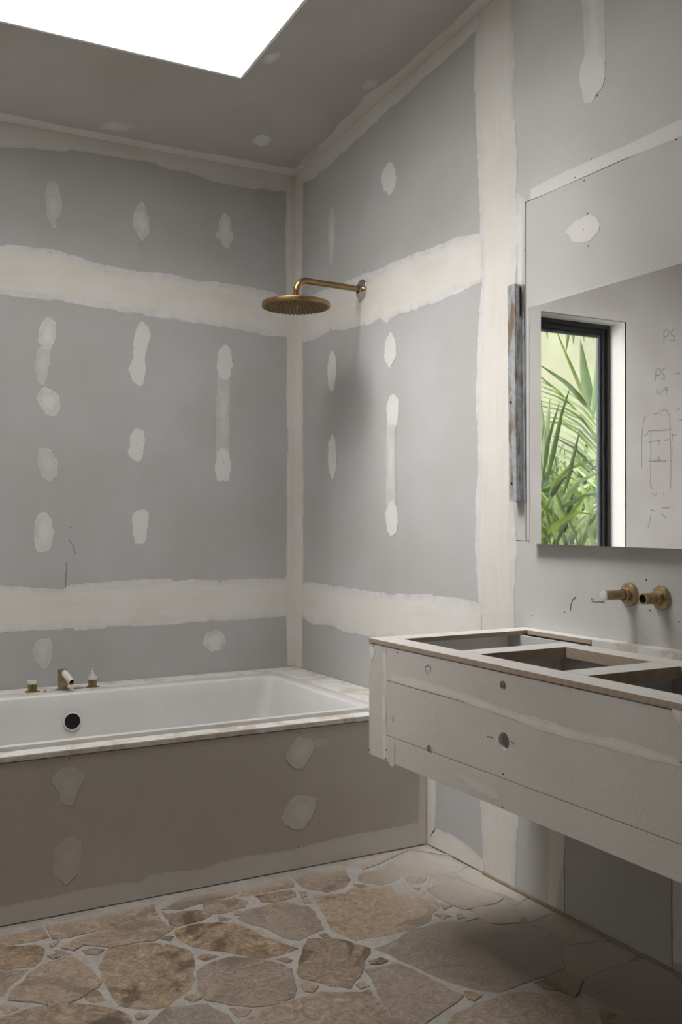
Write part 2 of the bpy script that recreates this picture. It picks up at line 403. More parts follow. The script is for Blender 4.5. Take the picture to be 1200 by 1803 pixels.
def patch(parent, pts, mapf, nrm, mat='patch', off=.0008, name='filler_patch', jag=.0045):
    global NOFF; NOFF = (NOFF + 1) % 9; off += NOFF * .00005
    P = [mapf(*p) for p in pts]; P = resample(P + [P[0]], .01)[:-1]
    c = sum(P, Vector()) / len(P); sd = rnd.random() * 50
    Q = []
    for i, p in enumerate(P):                    # light rounding plus ragged trowel edge
        q = (P[i - 1] + p * 2 + P[(i + 1) % len(P)]) / 4; d = (q - c).normalized()
        Q.append(q + d * mnoise.noise(Vector((i * .55, sd, 0))) * jag * 2)
    bm = bmesh.new(); lay = bm.verts.layers.float.new('edge'); uvl = bm.loops.layers.uv.new('UVMap'); rings = []
    for s, e in ((1, 0), (.9, .12), (.75, .35), (.5, .7), (.22, 1)):
        r = []
        for q in Q:
            v = bm.verts.new(c.lerp(q, s) + Vector(nrm) * off); v[lay] = e; r.append(v)
        rings.append(r)
    cv = bm.verts.new(c + Vector(nrm) * off); cv[lay] = 1; n = len(Q)
    for A, B in zip(rings, rings[1:]):
        for k in range(n): bm.faces.new((A[k], A[(k + 1) % n], B[(k + 1) % n], B[k]))
    for k in range(n): bm.faces.new((rings[-1][k], rings[-1][(k + 1) % n], cv))
    for f in bm.faces:
        for lp in f.loops: lp[uvl].uv = (lp.vert.co.z, lp.vert.co.x + lp.vert.co.y)
    me = bpy.data.meshes.new(name); bm.to_mesh(me); bm.free()
    return link(name, me, film(mat, base_of(parent, c)), parent)
def pencil(parent, strokes, mapf, nrm, wd=.0035, mat='pencil', off=.0006, name='pencil_mark'):
    nv = Vector(nrm)
    for s in strokes:
        bm = bmesh.new()
        P = resample([mapf(*p) for p in s], .02)
        P = [p + Vector((mnoise.noise(p * 30), mnoise.noise(p * 31 + Vector((5, 5, 5))), mnoise.noise(p * 33))) * .002 for p in P]
        row = []
        for i, p in enumerate(P):
            d = (P[min(i + 1, len(P) - 1)] - P[max(i - 1, 0)]).normalized(); sd = d.cross(nv).normalized() * wd / 2
            row.append((bm.verts.new(p + sd + nv * off), bm.verts.new(p - sd + nv * off)))
        for a, b in zip(row, row[1:]): bm.faces.new((a[0], a[1], b[1], b[0]))
        from_bm(name, bm, M[mat], parent)
def screws(parent, pts, mapf, axis, r=.0035):
    for p in pts:
        q = mapf(*p); r_ = r * .62; lathe('screw_head', [(0, .0012), (r_ * .5, .0007), (r_, .0012), (r_, 0), (0, 0)][::-1], q, axis, M['screw'], parent, 10)

# ================================================================== SETTING
XL, YF = -2.9, -5.2          # far left wall and the wall behind the photographer
BT = .010                    # board thickness
WX0, WX1, WZ0, WZ1 = -2.215, -1.573, .80, 2.37   # window opening in wall_back
# ---- back wall (behind the bath)
wb = box('wall_back', XL - .1, .25, BT, .21, -.2, ZC + .35, M['framing']); struct(wb)
cut(wb, [('box', WX0 - .012, WX1 + .012, -.1, .4, WZ0 - .012, WZ1 + .012)])
G = .0015
XJ = -1.44
for (x0, x1) in ((XJ, 0),):
    for (z0, z1) in ((0, .852), (.852, 2.222), (2.222, ZC)):
        box('plasterboard', x0 + G, x1 - G, 0, BT, z0 + G, z1 - G, M['board'], wb)
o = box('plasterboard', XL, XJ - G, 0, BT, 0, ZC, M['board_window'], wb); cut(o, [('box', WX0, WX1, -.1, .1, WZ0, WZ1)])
# window reveal lining
RD = .125
box('reveal_lining', WX0 - .012, WX0, 0.0005, RD + .05, WZ0, WZ1, M['white'], wb)
box('reveal_lining', WX1, WX1 + .012, 0.0005, RD + .05, WZ0, WZ1, M['white'], wb)
box('reveal_lining', WX0 - .012, WX1 + .012, 0.0005, RD + .05, WZ1, WZ1 + .012, M['white'], wb)
box('reveal_lining', WX0 - .012, WX1 + .012, 0.0005, RD + .05, WZ0 - .012, WZ0, M['white'], wb)
# ---- right wall (shower, mirror, vanity)
def wall_poly(y0, y1, z0=0, z1=None):   # y0 > y1
    if z1 is None: return [(y0, z0), (y1, z0), (y1, ceil(y1)), (y0, ceil(y0))]
    return [(y0, z0), (y1, z0), (y1, z1), (y0, z1)]
wr = prism('wall_right', [(.21, -.2), (YF - .1, -.2), (YF - .1, ceil(YF) + .4), (.21, ZC + .35)], 'x', BT, .25, M['framing']); struct(wr)
YJ, YS = -1.546, -1.694
def rb(y0, y1, z0, z1=None, mat='board'):
    prism('plasterboard', [(y0 - G, z0 + G), (y1 + G, z0 + G)] + ([(y1 + G, z1 - G), (y0 - G, z1 - G)] if z1 else [(y1 + G, ceil(y1) - G), (y0 - G, ceil(y0) - G)]), 'x', 0, BT, M[mat], wr)
rb(0, YJ, 0, .912); rb(0, YJ, .912, 2.10); rb(0, YJ, 2.10)
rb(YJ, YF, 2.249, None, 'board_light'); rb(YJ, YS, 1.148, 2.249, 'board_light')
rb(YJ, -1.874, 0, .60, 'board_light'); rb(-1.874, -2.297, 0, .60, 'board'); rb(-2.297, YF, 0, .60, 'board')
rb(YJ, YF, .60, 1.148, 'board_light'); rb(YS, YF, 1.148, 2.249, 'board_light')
# ---- other walls, never in view
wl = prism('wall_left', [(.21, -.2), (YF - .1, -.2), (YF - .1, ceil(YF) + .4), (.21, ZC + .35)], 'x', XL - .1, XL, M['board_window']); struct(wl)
wf = box('wall_front', XL, .25, YF - .1, YF, -.2, ceil(YF) + .3, M['board']); struct(wf)
# ---- raked ceiling around the skylight
def slab(x0, x1, y0, y1, t0, t1, name, mat, parent=None):    # y0 < y1, between ceiling-plane offsets
    bm = bmesh.new(); vs_ = []
    for x in (x0, x1):
        for y in (y0, y1):
            for t in (t0, t1): vs_.append(bm.verts.new((x, y, ceil(y) + t)))
    for f in ((0, 1, 3, 2), (4, 6, 7, 5), (0, 4, 5, 1), (2, 3, 7, 6), (0, 2, 6, 4), (1, 5, 7, 3)): bm.faces.new([vs_[i] for i in f])
    return from_bm(name, bm, mat, parent)
ce = slab(XL, 0, SY1, 0, 0, .13, 'ceiling', M['board_ceiling']); struct(ce)
slab(XL, 0, YF, SY0, 0, .13, 'ceiling_sheet', M['board_ceiling'], ce)
slab(SX1, 0, SY0, SY1, 0, .13, 'ceiling_sheet', M['board_ceiling'], ce)
slab(XL, SX0, SY0, SY1, 0, .13, 'ceiling_sheet', M['board_ceiling'], ce)
# white lining (lower) and upper kerb of the light shaft
E1 = .004
slab(SX0 + E1, SX1 - E1, SY1 - .012, SY1 - .0005, .001, .136, 'shaft_lining', M['white'], ce)
slab(SX0 + E1, SX1 - E1, SY0 + .0005, SY0 + .012, .001, .136, 'shaft_lining', M['white'], ce)
slab(SX1 - .012, SX1 - .0005, SY0 + .012, SY1 - .012, .001, .136, 'shaft_lining', M['white'], ce)
slab(SX0 + .0005, SX0 + .012, SY0 + .012, SY1 - .012, .001, .136, 'shaft_lining', M['white'], ce)
KO = .02
for a_ in ((SX0 - KO - .05, SX1 + KO + .05, SY1 + KO, SY1 + KO + .05), (SX0 - KO - .05, SX1 + KO + .05, SY0 - KO - .05, SY0 - KO),
           (SX1 + KO, SX1 + KO + .05, SY0 - KO, SY1 + KO), (SX0 - KO - .05, SX0 - KO, SY0 - KO, SY1 + KO)):
    x0, x1, y0, y1 = a_; bm = bmesh.new(); q = []
    for x in (x0, x1):
        for y in (y0, y1): q.append((x, y))
    lo = [bm.verts.new((x, y, ceil(y) + .131)) for x, y in (q[0], q[1], q[3], q[2])]; hi = [bm.verts.new((v.co.x, v.co.y, ZTOP)) for v in lo]
    bm.faces.new(lo); bm.faces.new(hi[::-1])
    for i in range(4): bm.faces.new((lo[i], hi[i], hi[(i + 1) % 4], lo[(i + 1) % 4]))
    from_bm('shaft_kerb', bm, M['white'], ce)
sk = box('skylight_glazing', SX0 - .05, SX1 + .05, SY0 - .05, SY1 + .05, ZTOP + .001, ZTOP + .007, M['glass'], ce)
# ================================================================== WINDOW
win = bpy.data.objects.new('window_1', None); C.objects.link(win); struct(win); win['label'] = 'black aluminium framed window beside the bath, seen in the mirror'
fx0, fx1, fz0, fz1 = WX0 + .001, WX1 - .001, WZ0 + .001, WZ1 - .001; fy0, fy1 = RD, RD + .06
def fr_bm(x0, x1, z0, z1, t, y0, y1, bev=.003):
    bm = bmesh.new()
    box_bm(bm, x0, x0 + t, y0, y1, z0, z1, bev); box_bm(bm, x1 - t, x1, y0, y1, z0, z1, bev)
    box_bm(bm, x0 + t, x1 - t, y0, y1, z1 - t, z1, bev); box_bm(bm, x0 + t, x1 - t, y0, y1, z0, z0 + t, bev); return bm
from_bm('window_frame', fr_bm(fx0, fx1, fz0, fz1, .026, fy0, fy1), M['black'], win)
sash = from_bm('window_sash', fr_bm(fx0 + .026, fx1 - .026, fz0 + .026, fz1 - .026, .030, fy0 + .014, fy1 - .006), M['black'], win)
from_bm('glazing_bead', fr_bm(fx0 + .056, fx1 - .056, fz0 + .056, fz1 - .056, .016, fy0 + .024, fy1 - .016, .002), M['bead'], sash)
box('window_pane', fx0 + .066, fx1 - .066, fy0 + .034, fy0 + .040, fz0 + .066, fz1 - .066, M['glass'], sash)
# ================================================================== FLOOR
fl = box('floor', XL, 0, YF, 0, -.12, -.0022, M['grout']); struct(fl)
BIG = [  # (tone, outline in photograph pixels)
 (0, [(0,1652),(35,1641),(75,1637),(85,1650),(40,1660),(-20,1668),(-20,1656)]),
 (1, [(-20,1672),(0,1668),(60,1664),(80,1672),(72,1690),(55,1700),(15,1704),(-20,1703)]),
 (0, [(95,1652),(82,1637),(160,1622),(235,1606),(272,1600),(275,1610),(222,1620),(180,1635),(120,1650)]),
 (0, [(110,1668),(130,1655),(200,1632),(225,1621),(280,1614),(290,1630),(300,1638),(276,1652),(270,1655),(195,1666),(150,1662),(130,1674)]),
 (0, [(85,1695),(125,1684),(155,1700),(162,1717),(175,1728),(175,1738),(150,1752),(120,1764),(92,1769),(60,1764),(15,1760),(22,1742),(40,1728),(50,1715),(68,1702)]),
 (0, [(-20,1709),(0,1708),(50,1706),(40,1715),(22,1730),(5,1755),(-20,1758)]),
 (1, [(194,1671),(176,1699),(182,1725),(195,1747),(210,1770),(250,1777),(257,1775),(295,1771),(325,1749),(339,1732),(339,1705),(336,1674),(305,1663),(282,1660),(250,1661),(200,1669)]),
 (0, [(350,1710),(360,1702),(390,1688),(412,1683),(470,1691),(495,1697),(514,1706),(520,1730),(516,1755),(480,1766),(445,1772),(405,1767),(362,1760),(355,1742),(349,1725)]),
 (1, [(307,1637),(335,1628),(385,1623),(415,1627),(440,1633),(460,1646),(495,1660),(525,1669),(480,1684),(465,1686),(415,1678),(365,1672),(340,1666),(318,1655)]),
 (2, [(423,1614),(437,1602),(482,1591),(505,1588),(533,1596),(545,1594),(569,1634),(540,1647),(526,1656),(495,1648),(480,1639),(442,1626),(424,1617)]),
 (0, [(553,1582),(555,1575),(575,1575),(605,1571),(622,1564),(662,1563),(688,1560),(694,1574),(720,1575),(750,1575),(768,1583),(769,1600),(759,1609),(754,1619),(734,1631),(690,1643),(640,1653),(626,1655),(606,1645),(584,1636),(578,1626),(567,1597)]),
 (1, [(542,1653),(567,1652),(617,1657),(650,1670),(641,1692),(634,1719),(616,1738),(580,1735),(527,1721),(525,1710),(531,1685)]),
 (2, [(663,1670),(700,1651),(727,1636),(767,1627),(787,1621),(840,1620),(870,1628),(925,1632),(962,1643),(985,1680),(990,1705),(950,1721),(880,1746),(850,1744),(812,1735),(762,1716),(725,1699),(708,1691)]),
 (2, [(645,1709),(700,1696),(762,1726),(812,1752),(808,1760),(750,1800),(740,1835),(720,1835),(698,1800),(685,1772),(672,1757),(657,1725)]),
 (0, [(480,1769),(522,1758),(545,1752),(566,1746),(617,1745),(640,1748),(668,1760),(688,1785),(700,1803),(712,1835),(425,1835),(425,1797),(445,1786),(497,1767)]),
 (2, [(262,1800),(295,1774),(365,1767),(390,1781),(404,1786),(408,1803),(412,1835),(245,1835)]),
 (1, [(-20,1795),(0,1792),(45,1777),(110,1767),(155,1770),(190,1773),(222,1786),(233,1798),(232,1835),(-20,1835)]),
 (0, [(800,1785),(840,1767),(890,1750),(925,1745),(968,1750),(1006,1758),(1020,1771),(1040,1792),(1050,1835),(785,1835),(792,1803)]),
 (1, [(945,1729),(988,1709),(1022,1727),(1018,1745),(1012,1755),(983,1744),(962,1740)]),
 (2, [(1029,1734),(1051,1718),(1095,1703),(1137,1688),(1186,1710),(1230,1740),(1230,1812),(1155,1799),(1118,1791),(1060,1765),(1034,1748)]),
 (0, [(992,1680),(1003,1667),(1060,1657),(1100,1657),(1130,1680),(1090,1697),(1050,1711),(1028,1721),(998,1703)]),
 (1, [(1055,1772),(1114,1797),(1150,1806),(1230,1822),(1230,1850),(1062,1850)]),
 (0, [(935,1628),(975,1608),(1000,1603),(1045,1632),(1095,1653),(1000,1661),(968,1640)]),
 (1, [(755,1562),(790,1551),(815,1554),(840,1565),(885,1581),(870,1590),(830,1598),(820,1602),(797,1592),(774,1581),(759,1572),(750,1563)]),
 (1, [(829,1602),(857,1596),(885,1588),(905,1600),(920,1613),(915,1624),(877,1626),(857,1623),(842,1614)]),
 (0, [(674,1525),(697,1512),(722,1504),(765,1507),(790,1514),(813,1523),(808,1534),(788,1539),(765,1542),(745,1540),(702,1533)]),
 (0, [(512,1543),(550,1533),(600,1529),(610,1537),(616,1550),(604,1564),(575,1570),(543,1565),(532,1560),(522,1551)]),
 (1, [(452,1577),(510,1566),(519,1572),(520,1577),(482,1587),(460,1587)]),
 (0, [(354,1592),(380,1585),(415,1580),(433,1587),(428,1596),(410,1600),(395,1606),(376,1607),(360,1600)]),
 (1, [(284,1605),(295,1610),(350,1602),(372,1611),(355,1619),(335,1624),(310,1631),(300,1624)]),
 (0, [(287,1600),(330,1587),(400,1573),(418,1572),(398,1579),(350,1590),(320,1600)]),
 (0, [(430,1568),(500,1549),(512,1551),(515,1561),(450,1574),(422,1577)]),
 (2, [(628,1541),(640,1536),(662,1530),(682,1530),(700,1537),(703,1546),(690,1554),(667,1557),(640,1553),(630,1549)]),
 (1, [(713,1546),(722,1540),(740,1544),(752,1546),(745,1553),(725,1556)]),
 (0, [(823,1527),(868,1541),(935,1571),(915,1588),(888,1575),(850,1561),(818,1549),(804,1538)]),
 (0, [(945,1577),(1000,1603),(965,1607),(932,1622),(908,1597),(922,1588)]),
 (0, [(622,1521),(700,1502),(745,1492),(798,1509),(770,1503),(720,1500),(670,1520),(640,1530)]),
 (0, [(1060,1636),(1010,1604),(1050,1625),(1130,1665),(1190,1700),(1140,1680)]),
]
SMALL = [[(88,1663),(98,1658),(104,1656),(98,1664),(90,1667)],[(95,1672),(110,1672),(124,1680),(112,1682)],[(85,1683),(99,1679),(105,1684),(92,1688)],
 [(147,1673),(165,1669),(182,1672),(170,1680),(152,1679)],[(283,1651),(296,1648),(304,1649),(299,1656)],[(350,1680),(368,1679),(384,1683),(362,1691),(349,1687)],
 [(325,1757),(330,1751),(350,1751),(354,1757),(340,1762)],[(238,1787),(245,1782),(259,1786),(254,1793),(241,1794)],[(406,1775),(440,1778),(434,1786),(420,1790)],
 [(488,1688),(502,1685),(513,1690),(505,1695)],[(531,1734),(542,1731),(560,1736),(550,1746),(536,1744)],[(562,1645),(575,1644),(580,1649),(570,1650)],
 [(651,1692),(670,1686),(683,1691),(672,1696),(652,1697)],[(627,1733),(640,1729),(651,1735),(635,1741)],[(767,1610),(780,1608),(793,1612),(780,1618)],
 [(804,1610),(812,1608),(818,1615),(806,1617)],[(775,1590),(785,1590),(795,1595),(781,1601)],[(728,1564),(739,1562),(738,1567)],[(741,1569),(750,1570),(745,1573)],
 [(817,1745),(835,1748),(846,1753),(835,1761),(823,1757)],[(528,1571),(538,1571),(539,1577),(532,1579)],[(533,1582),(543,1583),(547,1589),(536,1589)],
 [(623,1556),(640,1557),(645,1560),(630,1562)],[(386,1614),(406,1616),(402,1620),(389,1620)],[(413,1605),(429,1606),(424,1611),(414,1610)],
 [(2,1773),(20,1769),(32,1775),(12,1784)],[(820,1622),(838,1605),(840,1616)],[(640,1745),(648,1741),(655,1747),(646,1752)],
 [(298,1628),(306,1633),(300,1637)],[(150,1745),(172,1742),(185,1760),(165,1764),(150,1758)]]
def stone(pts, tone, jag=.010, th=.02, grow=.0035):
    P = pts; area = 0
    for a, b in zip(P, P[1:] + P[:1]): area += a.x * b.y - b.x * a.y
    if area < 0: P = P[::-1]
    P = resample(P + [P[0]], .022)[:-1]; c = sum(P, Vector()) / len(P); sd = rnd.random() * 90; top = rnd.uniform(-.0015, .0015)
    tx, ty = rnd.uniform(-.002, .002), rnd.uniform(-.002, .002); Q = []
    for i, p in enumerate(P):
        d = (p - c).normalized(); Q.append(p + d * (grow + mnoise.noise(Vector((p.x * 22, p.y * 22, sd))) * jag + mnoise.noise(Vector((p.x * 80, p.y * 80, sd))) * jag * .5))
    bm = bmesh.new(); A = []; B = []; D = []
    for q in Q:
        z = top + (q.x - c.x) * tx + (q.y - c.y) * ty
        ins = (c - q).normalized() * min(.0022, (c - q).length * .2)
        A.append(bm.verts.new((q.x + ins.x, q.y + ins.y, z))); B.append(bm.verts.new((q.x, q.y, z - .0013))); D.append(bm.verts.new((q.x, q.y, -th)))
    n = len(Q); bm.faces.new(A); bm.faces.new(D[::-1])
    for i in range(n):
        j = (i + 1) % n; bm.faces.new((A[i], B[i], B[j], A[j])); bm.faces.new((B[i], D[i], D[j], B[j]))
    o = from_bm('paving_stone', bm, M['stone'][tone], fl); return o
def snap(p):
    ln = 1645 - .2127 * p[0]; d = p[1] - ln
    if p[0] < 750 and -6 < d < 14: return (p[0], ln + 3.5)
    return p
for tone, P in BIG: P = [snap(p) for p in P]; stone([onz(*p) for p in P], tone)
for P in SMALL: stone([onz(*p) for p in P], rnd.choice((0, 1)), .004)
# the rest of the paving, outside the photograph: Voronoi-cut stones
def plane_px(px):          # floor-plan normal (pointing right) of the vertical plane through that column
    a = YAW + math.atan((px - 600) / F); return Vector((math.cos(a), -math.sin(a), 0))
def clip(poly, n_, k_):    # keep n.p >= k
    out = []
    for a, b in zip(poly, poly[1:] + poly[:1]):
        da, db = a.dot(n_) - k_, b.dot(n_) - k_
        if da >= 0: out.append(a)
        if (da < 0 < db) or (db < 0 < da): out.append(a.lerp(b, da / (da - db)))
    return out
def area2(q): return abs(sum(a.x * b.y - b.x * a.y for a, b in zip(q, q[1:] + q[:1]))) / 2
sites = []
gx = XL + .15
while gx < 0:
    gy = YF + .15
    while gy < -1.13:
        sites.append(Vector((gx + rnd.uniform(-.11, .11), gy + rnd.uniform(-.11, .11), 0))); gy += .30
    gx += .33
for i, s in enumerate(sites):
    poly = [Vector((XL + .01, YF + .01, 0)), Vector((-.01, YF + .01, 0)), Vector((-.01, -1.14, 0)), Vector((XL + .01, -1.14, 0))]
    for j, t in enumerate(sites):
        if i == j or (t - s).length > 1.2: continue
        nrm = (t - s).normalized(); k = ((t + s) / 2 - nrm * .012).dot(nrm); out = []
        for a, b in zip(poly, poly[1:] + poly[:1]):
            da, db = a.dot(nrm) - k, b.dot(nrm) - k
            if da <= 0: out.append(a)
            if (da < 0 < db) or (db < 0 < da): out.append(a.lerp(b, da / (da - db)))
        poly = out
        if len(poly) < 3: break
    if len(poly) < 3: continue
    tone = rnd.choice((0, 0, 1, 2)); L_ = plane_px(-26); R_ = plane_px(1252); dn = F * CZ / (1845 - 913)
    fw = Vector((math.sin(YAW), math.cos(YAW), 0)); camp = Vector((CX, CY, 0))
    left = clip(poly, -L_, -L_.dot(camp)); mid = clip(poly, L_, L_.dot(camp))
    right = clip(mid, R_, R_.dot(camp)); mid = clip(mid, -R_, -R_.dot(camp)); near = clip(mid, -fw, -(fw.dot(camp) + dn))
    for q in (left, right, near):
        if len(q) > 2 and area2(q) > .006: stone(q, tone)

# ================================================================== WALL FINISHES (compound, tape, patches)
NB, NR = (0, -1, 0), (-1, 0, 0)
yb = lambda px, py: ony(px, py, 0); xr = lambda px, py: onx(px, py, 0)
XE = -1.42
def Lx(z): return (XE, 0, z)
band(wb, [Lx(ZC - .001), (-.0, 0, ZC - .001)], [Lx(2.735), (60,262),(130,268),(180,275),(270,290),(300,300),(330,302),(370,318),(440,332),(519,342)], yb, NB, soft=(0, 1), jag=.012, name='cornice_tape')
band(wb, [Lx(2.335),(0,431),(90,440),(130,450),(200,470),(250,478),(300,482),(330,492),(400,500),(450,510),(505,522),(519,524)],
     [Lx(2.14),(0,521),(55,526),(95,532),(150,541),(230,552),(250,556),(300,563),(330,569),(390,576),(440,588),(505,594),(519,594)], yb, NB, jag=.010)
band(wb, [Lx(.948),(0,1031),(110,1037),(125,1028),(220,1022),(300,1020),(305,1026),(340,1021),(400,1022),(470,1019),(519,1017)],
     [Lx(.775),(0,1115),(80,1111),(130,1105),(134,1111),(220,1104),(300,1101),(370,1094),(440,1092),(505,1086),(519,1086)], yb, NB, jag=.008)
band(wb, [(502,322),(503,430),(505,600),(506,800),(503,1000),(506,1172)], [(519.5,312),(519.5,430),(519,600),(519,800),(519,1000),(518.5,1172)], yb, NB, off=.0006, soft=(1, 0), jag=.008, name='corner_tape')
band(wb, [(XJ - .055, 0, .53), (XJ - .05, 0, ZC - .01)], [(XJ + .055, 0, .53), (XJ + .05, 0, ZC - .01)], yb, NB, off=.0007)
BP = [('wash', [(92,315),(101,325),(109,354),(109,373),(98,386),(100,402),(92,403),(83,381),(79,346),(84,322)]),
 ('thin', [(248,354),(257,364),(262,390),(263,410),(250,425),(240,412),(233,395),(238,368)]),
 ('thin', [(396,372),(405,385),(411,416),(403,440),(392,433),(380,415),(387,385)]),
 ('thin', [(83,555),(97,566),(99,592),(90,615),(75,618),(66,596),(72,570)]),
 ('wash', [(66,612),(88,612),(85,655),(76,680),(66,672),(61,650)]),
 ('thin', [(76,680),(103,692),(107,718),(98,733),(80,730),(68,712),(63,697)]),
 ('patch', [(249,563),(262,577),(266,590),(259,611),(255,631),(257,650),(252,677),(244,682),(232,672),(225,651),(234,631),(234,598),(241,576)]),
 ('patch', [(397,605),(406,617),(409,640),(405,662),(395,671),(386,663),(380,640),(385,615)]),
 ('wash', [(383,655),(404,655),(403,720),(404,800),(379,800),(380,720)]),
 ('patch', [(391,787),(402,795),(408,814),(403,847),(383,850),(378,828),(380,798)]),
 ('patch', [(240,753),(253,757),(255,782),(250,811),(236,814),(225,798),(230,760)]),
 ('wash', [(68,787),(90,792),(103,817),(100,838),(87,848),(73,838),(65,814)]),
 ('thin', [(75,900),(88,906),(95,936),(88,969),(73,974),(63,969),(59,933),(64,909)]),
 ('patch', [(240,898),(261,898),(261,928),(257,955),(239,959),(231,928),(235,906)]),
 ('thin', [(378,1109),(394,1116),(397,1131),(386,1146),(367,1146),(356,1132),(361,1116)]),
 ('wash', [(67,1127),(88,1122),(93,1143),(90,1163),(78,1180),(63,1167),(55,1147)])]
for k, P in BP: patch(wb, P, yb, NB, k)
screws(wb, [(84,589),(85,706),(82,813),(77,938),(92,346),(248,430),(240,781),(246,927),(376,1127),(393,815),(390,1133),(88,445),(243,478),(388,503),(125,929),(243,1021),(387,1024),(77,1151)], yb, NB, .004)
pencil(wb, [[(117,990),(116,1010),(115,1036)], [(121,950),(128,960),(133,975)]], yb, NB, .003, 'pencil')
# right wall
rc = lambda y: (0, y, ceil(y) - .001)
band(wr, [rc(0), rc(-.5), rc(-1.0), rc(-1.5), rc(-1.62)],
     [(533,322),(550,318),(582,291),(626,249),(653,222),(680,199),(703,180),(734,153),(753,134),(784,107),(837,57),(875,40)], xr, NR, soft=(0, 1), jag=.012, name='cornice_tape')
band(wr, [(541,526),(568,513),(608,497),(642,482),(671,472),(690,461),(734,447),(769,431),(804,418),(847,412)],
     [(532,605),(560,596),(582,586),(608,584),(633,577),(671,564),(680,572),(696,559),(728,547),(769,534),(804,520),(846,499)], xr, NR, jag=.010)
band(wr, [(519.5,530),(541,526)], [(519.5,606),(532,605)], xr, NR, jag=.006)
band(wr, [(520,1022),(533,1024),(585,1031),(620,1037),(642,1040),(690,1046),(741,1047),(769,1048),(817,1054),(846,1061)],
     [(520,1087),(533,1088),(551,1102),(585,1103),(604,1113),(646,1119),(700,1128),(760,1134),(800,1137),(846,1142)], xr, NR, jag=.008)
band(wr, [(519.5,313),(519.5,430),(519,600),(519,800),(519,1000),(518.5,1172)], [(534,318),(533,430),(533,600),(534,800),(534,1000),(533,1177)], xr, NR, off=.0006, soft=(0, 1), jag=.008, name='corner_tape')
band(wr, [(846,-30),(837,57),(835,153),(840,268),(845,420),(848,500),(842,570),(838,700),(840,800),(836,960),(843,1060),(848,1085),(848,1140),(846,1300),(845,1410),(850,1515),(854,1536),(852,1556)],
     [(900,-40),(902,38),(906,115),(903,161),(910,230),(912,287),(908,345),(914,370),(912,450),(909,500),(908,560),(908,700),(905,900),(912,960),(908,1000),(906,1085),(907,1150),(912,1300),(915,1440),(912,1490),(910,1550),(908,1580)], xr, NR, off=.0007, jag=.008)
band(wr, [(749,1365),(748.5,1484)], [(768,1365),(766,1462)], xr, NR, soft=(0, 1), jag=.005, name='corner_tape')
band(wr, [(764,1460),(790,1466),(815,1480),(832,1496),(850,1515)], [(750,1485),(775,1496),(800,1508),(825,1522),(852,1536)], xr, NR, soft=(1, 0), jag=.008)
band(wr, [(966,1440),(966,1500),(965,1550),(963,1592)], [(994,1440),(993.5,1500),(985,1550),(978,1598)], xr, NR, 'band', soft=(1, 0), jag=.006)
band(wr, [(1183,1500),(1182,1600),(1185,1695)], [(1230,1500),(1230,1600),(1230,1700)], xr, NR, 'thin', jag=.006)
band(wr, [(934,334),(960,319),(1020,291),(1095,259),(1140,237),(1197,211),(1260,184)], [(934,352),(984,331),(1026,312),(1098,280),(1140,264),(1197,240),(1260,212)], xr, NR, 'patch', soft=(1, 0), jag=.002, ends=(0, 1))
band(wr, [(1021,-60),(1023,0),(1027,30),(1029,110)], [(1062,-60),(1062,0),(1065,50),(1067,110)], xr, NR, 'thin', jag=.004, ends=(0, 1))
band(wr, [(908,338),(909,420),(912,505)], [(925,352),(922,420),(918,505)], xr, NR, 'thin', jag=.004, ends=(1, 1), off=.0005)
RP = [('patch', [(1042,90),(1064,105),(1065,133),(1061,158),(1048,165),(1046,177),(1037,185),(1027,180),(1023,158),(1019,130),(1027,101)]),
 ('patch', [(993,407),(1010,391),(1029,380),(1046,378),(1056,393),(1053,412),(1038,424),(1019,429),(1004,423),(1000,412)]),
 ('patch', [(686,283),(697,297),(698,315),(692,338),(685,345),(674,335),(670,315),(676,293)]),
 ('wash', [(585,362),(590,380),(588,440),(582,475),(578,440),(578,385)]),
 ('patch', [(584,616),(591,625),(592,660),(588,688),(579,686),(576,655),(579,625)]),
 ('patch', [(585,762),(591,778),(593,820),(588,840),(584,845),(578,825),(578,780)]),
 ('patch', [(688,583),(697,600),(698,625),(690,642),(686,652),(676,630),(678,600)]),
 ('patch', [(692,694),(702,702),(703,730),(697,755),(690,760),(681,745),(680,720),(684,700)]),
 ('wash', [(681,745),(697,745),(696,800),(697,885),(679,890),(680,800)]),
 ('patch', [(690,880),(699,895),(702,915),(697,942),(686,944),(680,930),(678,905),(683,890)])]
for k, P in RP: patch(wr, P, xr, NR, k)
screws(wr, [(1040,280),(1012,313),(1028,318),(1190,246),(1034,376),(1035,433),(1027,404),(1051,168),(924,441),(993,1078),(1137,1021),(1137,1096),(1087,1172)][:11], xr, NR, .0038)
screws(wr, [(582,580),(587,1031),(580,470),(640,476),(937,1083),(1144,1075),(1195,1095),(760,1350)][:7], xr, NR, .0036)
pencil(wr, [[(1014,1050),(1007,1056),(1005,1066),(1004,1076)], [(1040,1053),(1043,1057),(1046,1052)], [(1041,1059),(1052,1060.5),(1064,1060)]], xr, NR, .004, 'pencil')
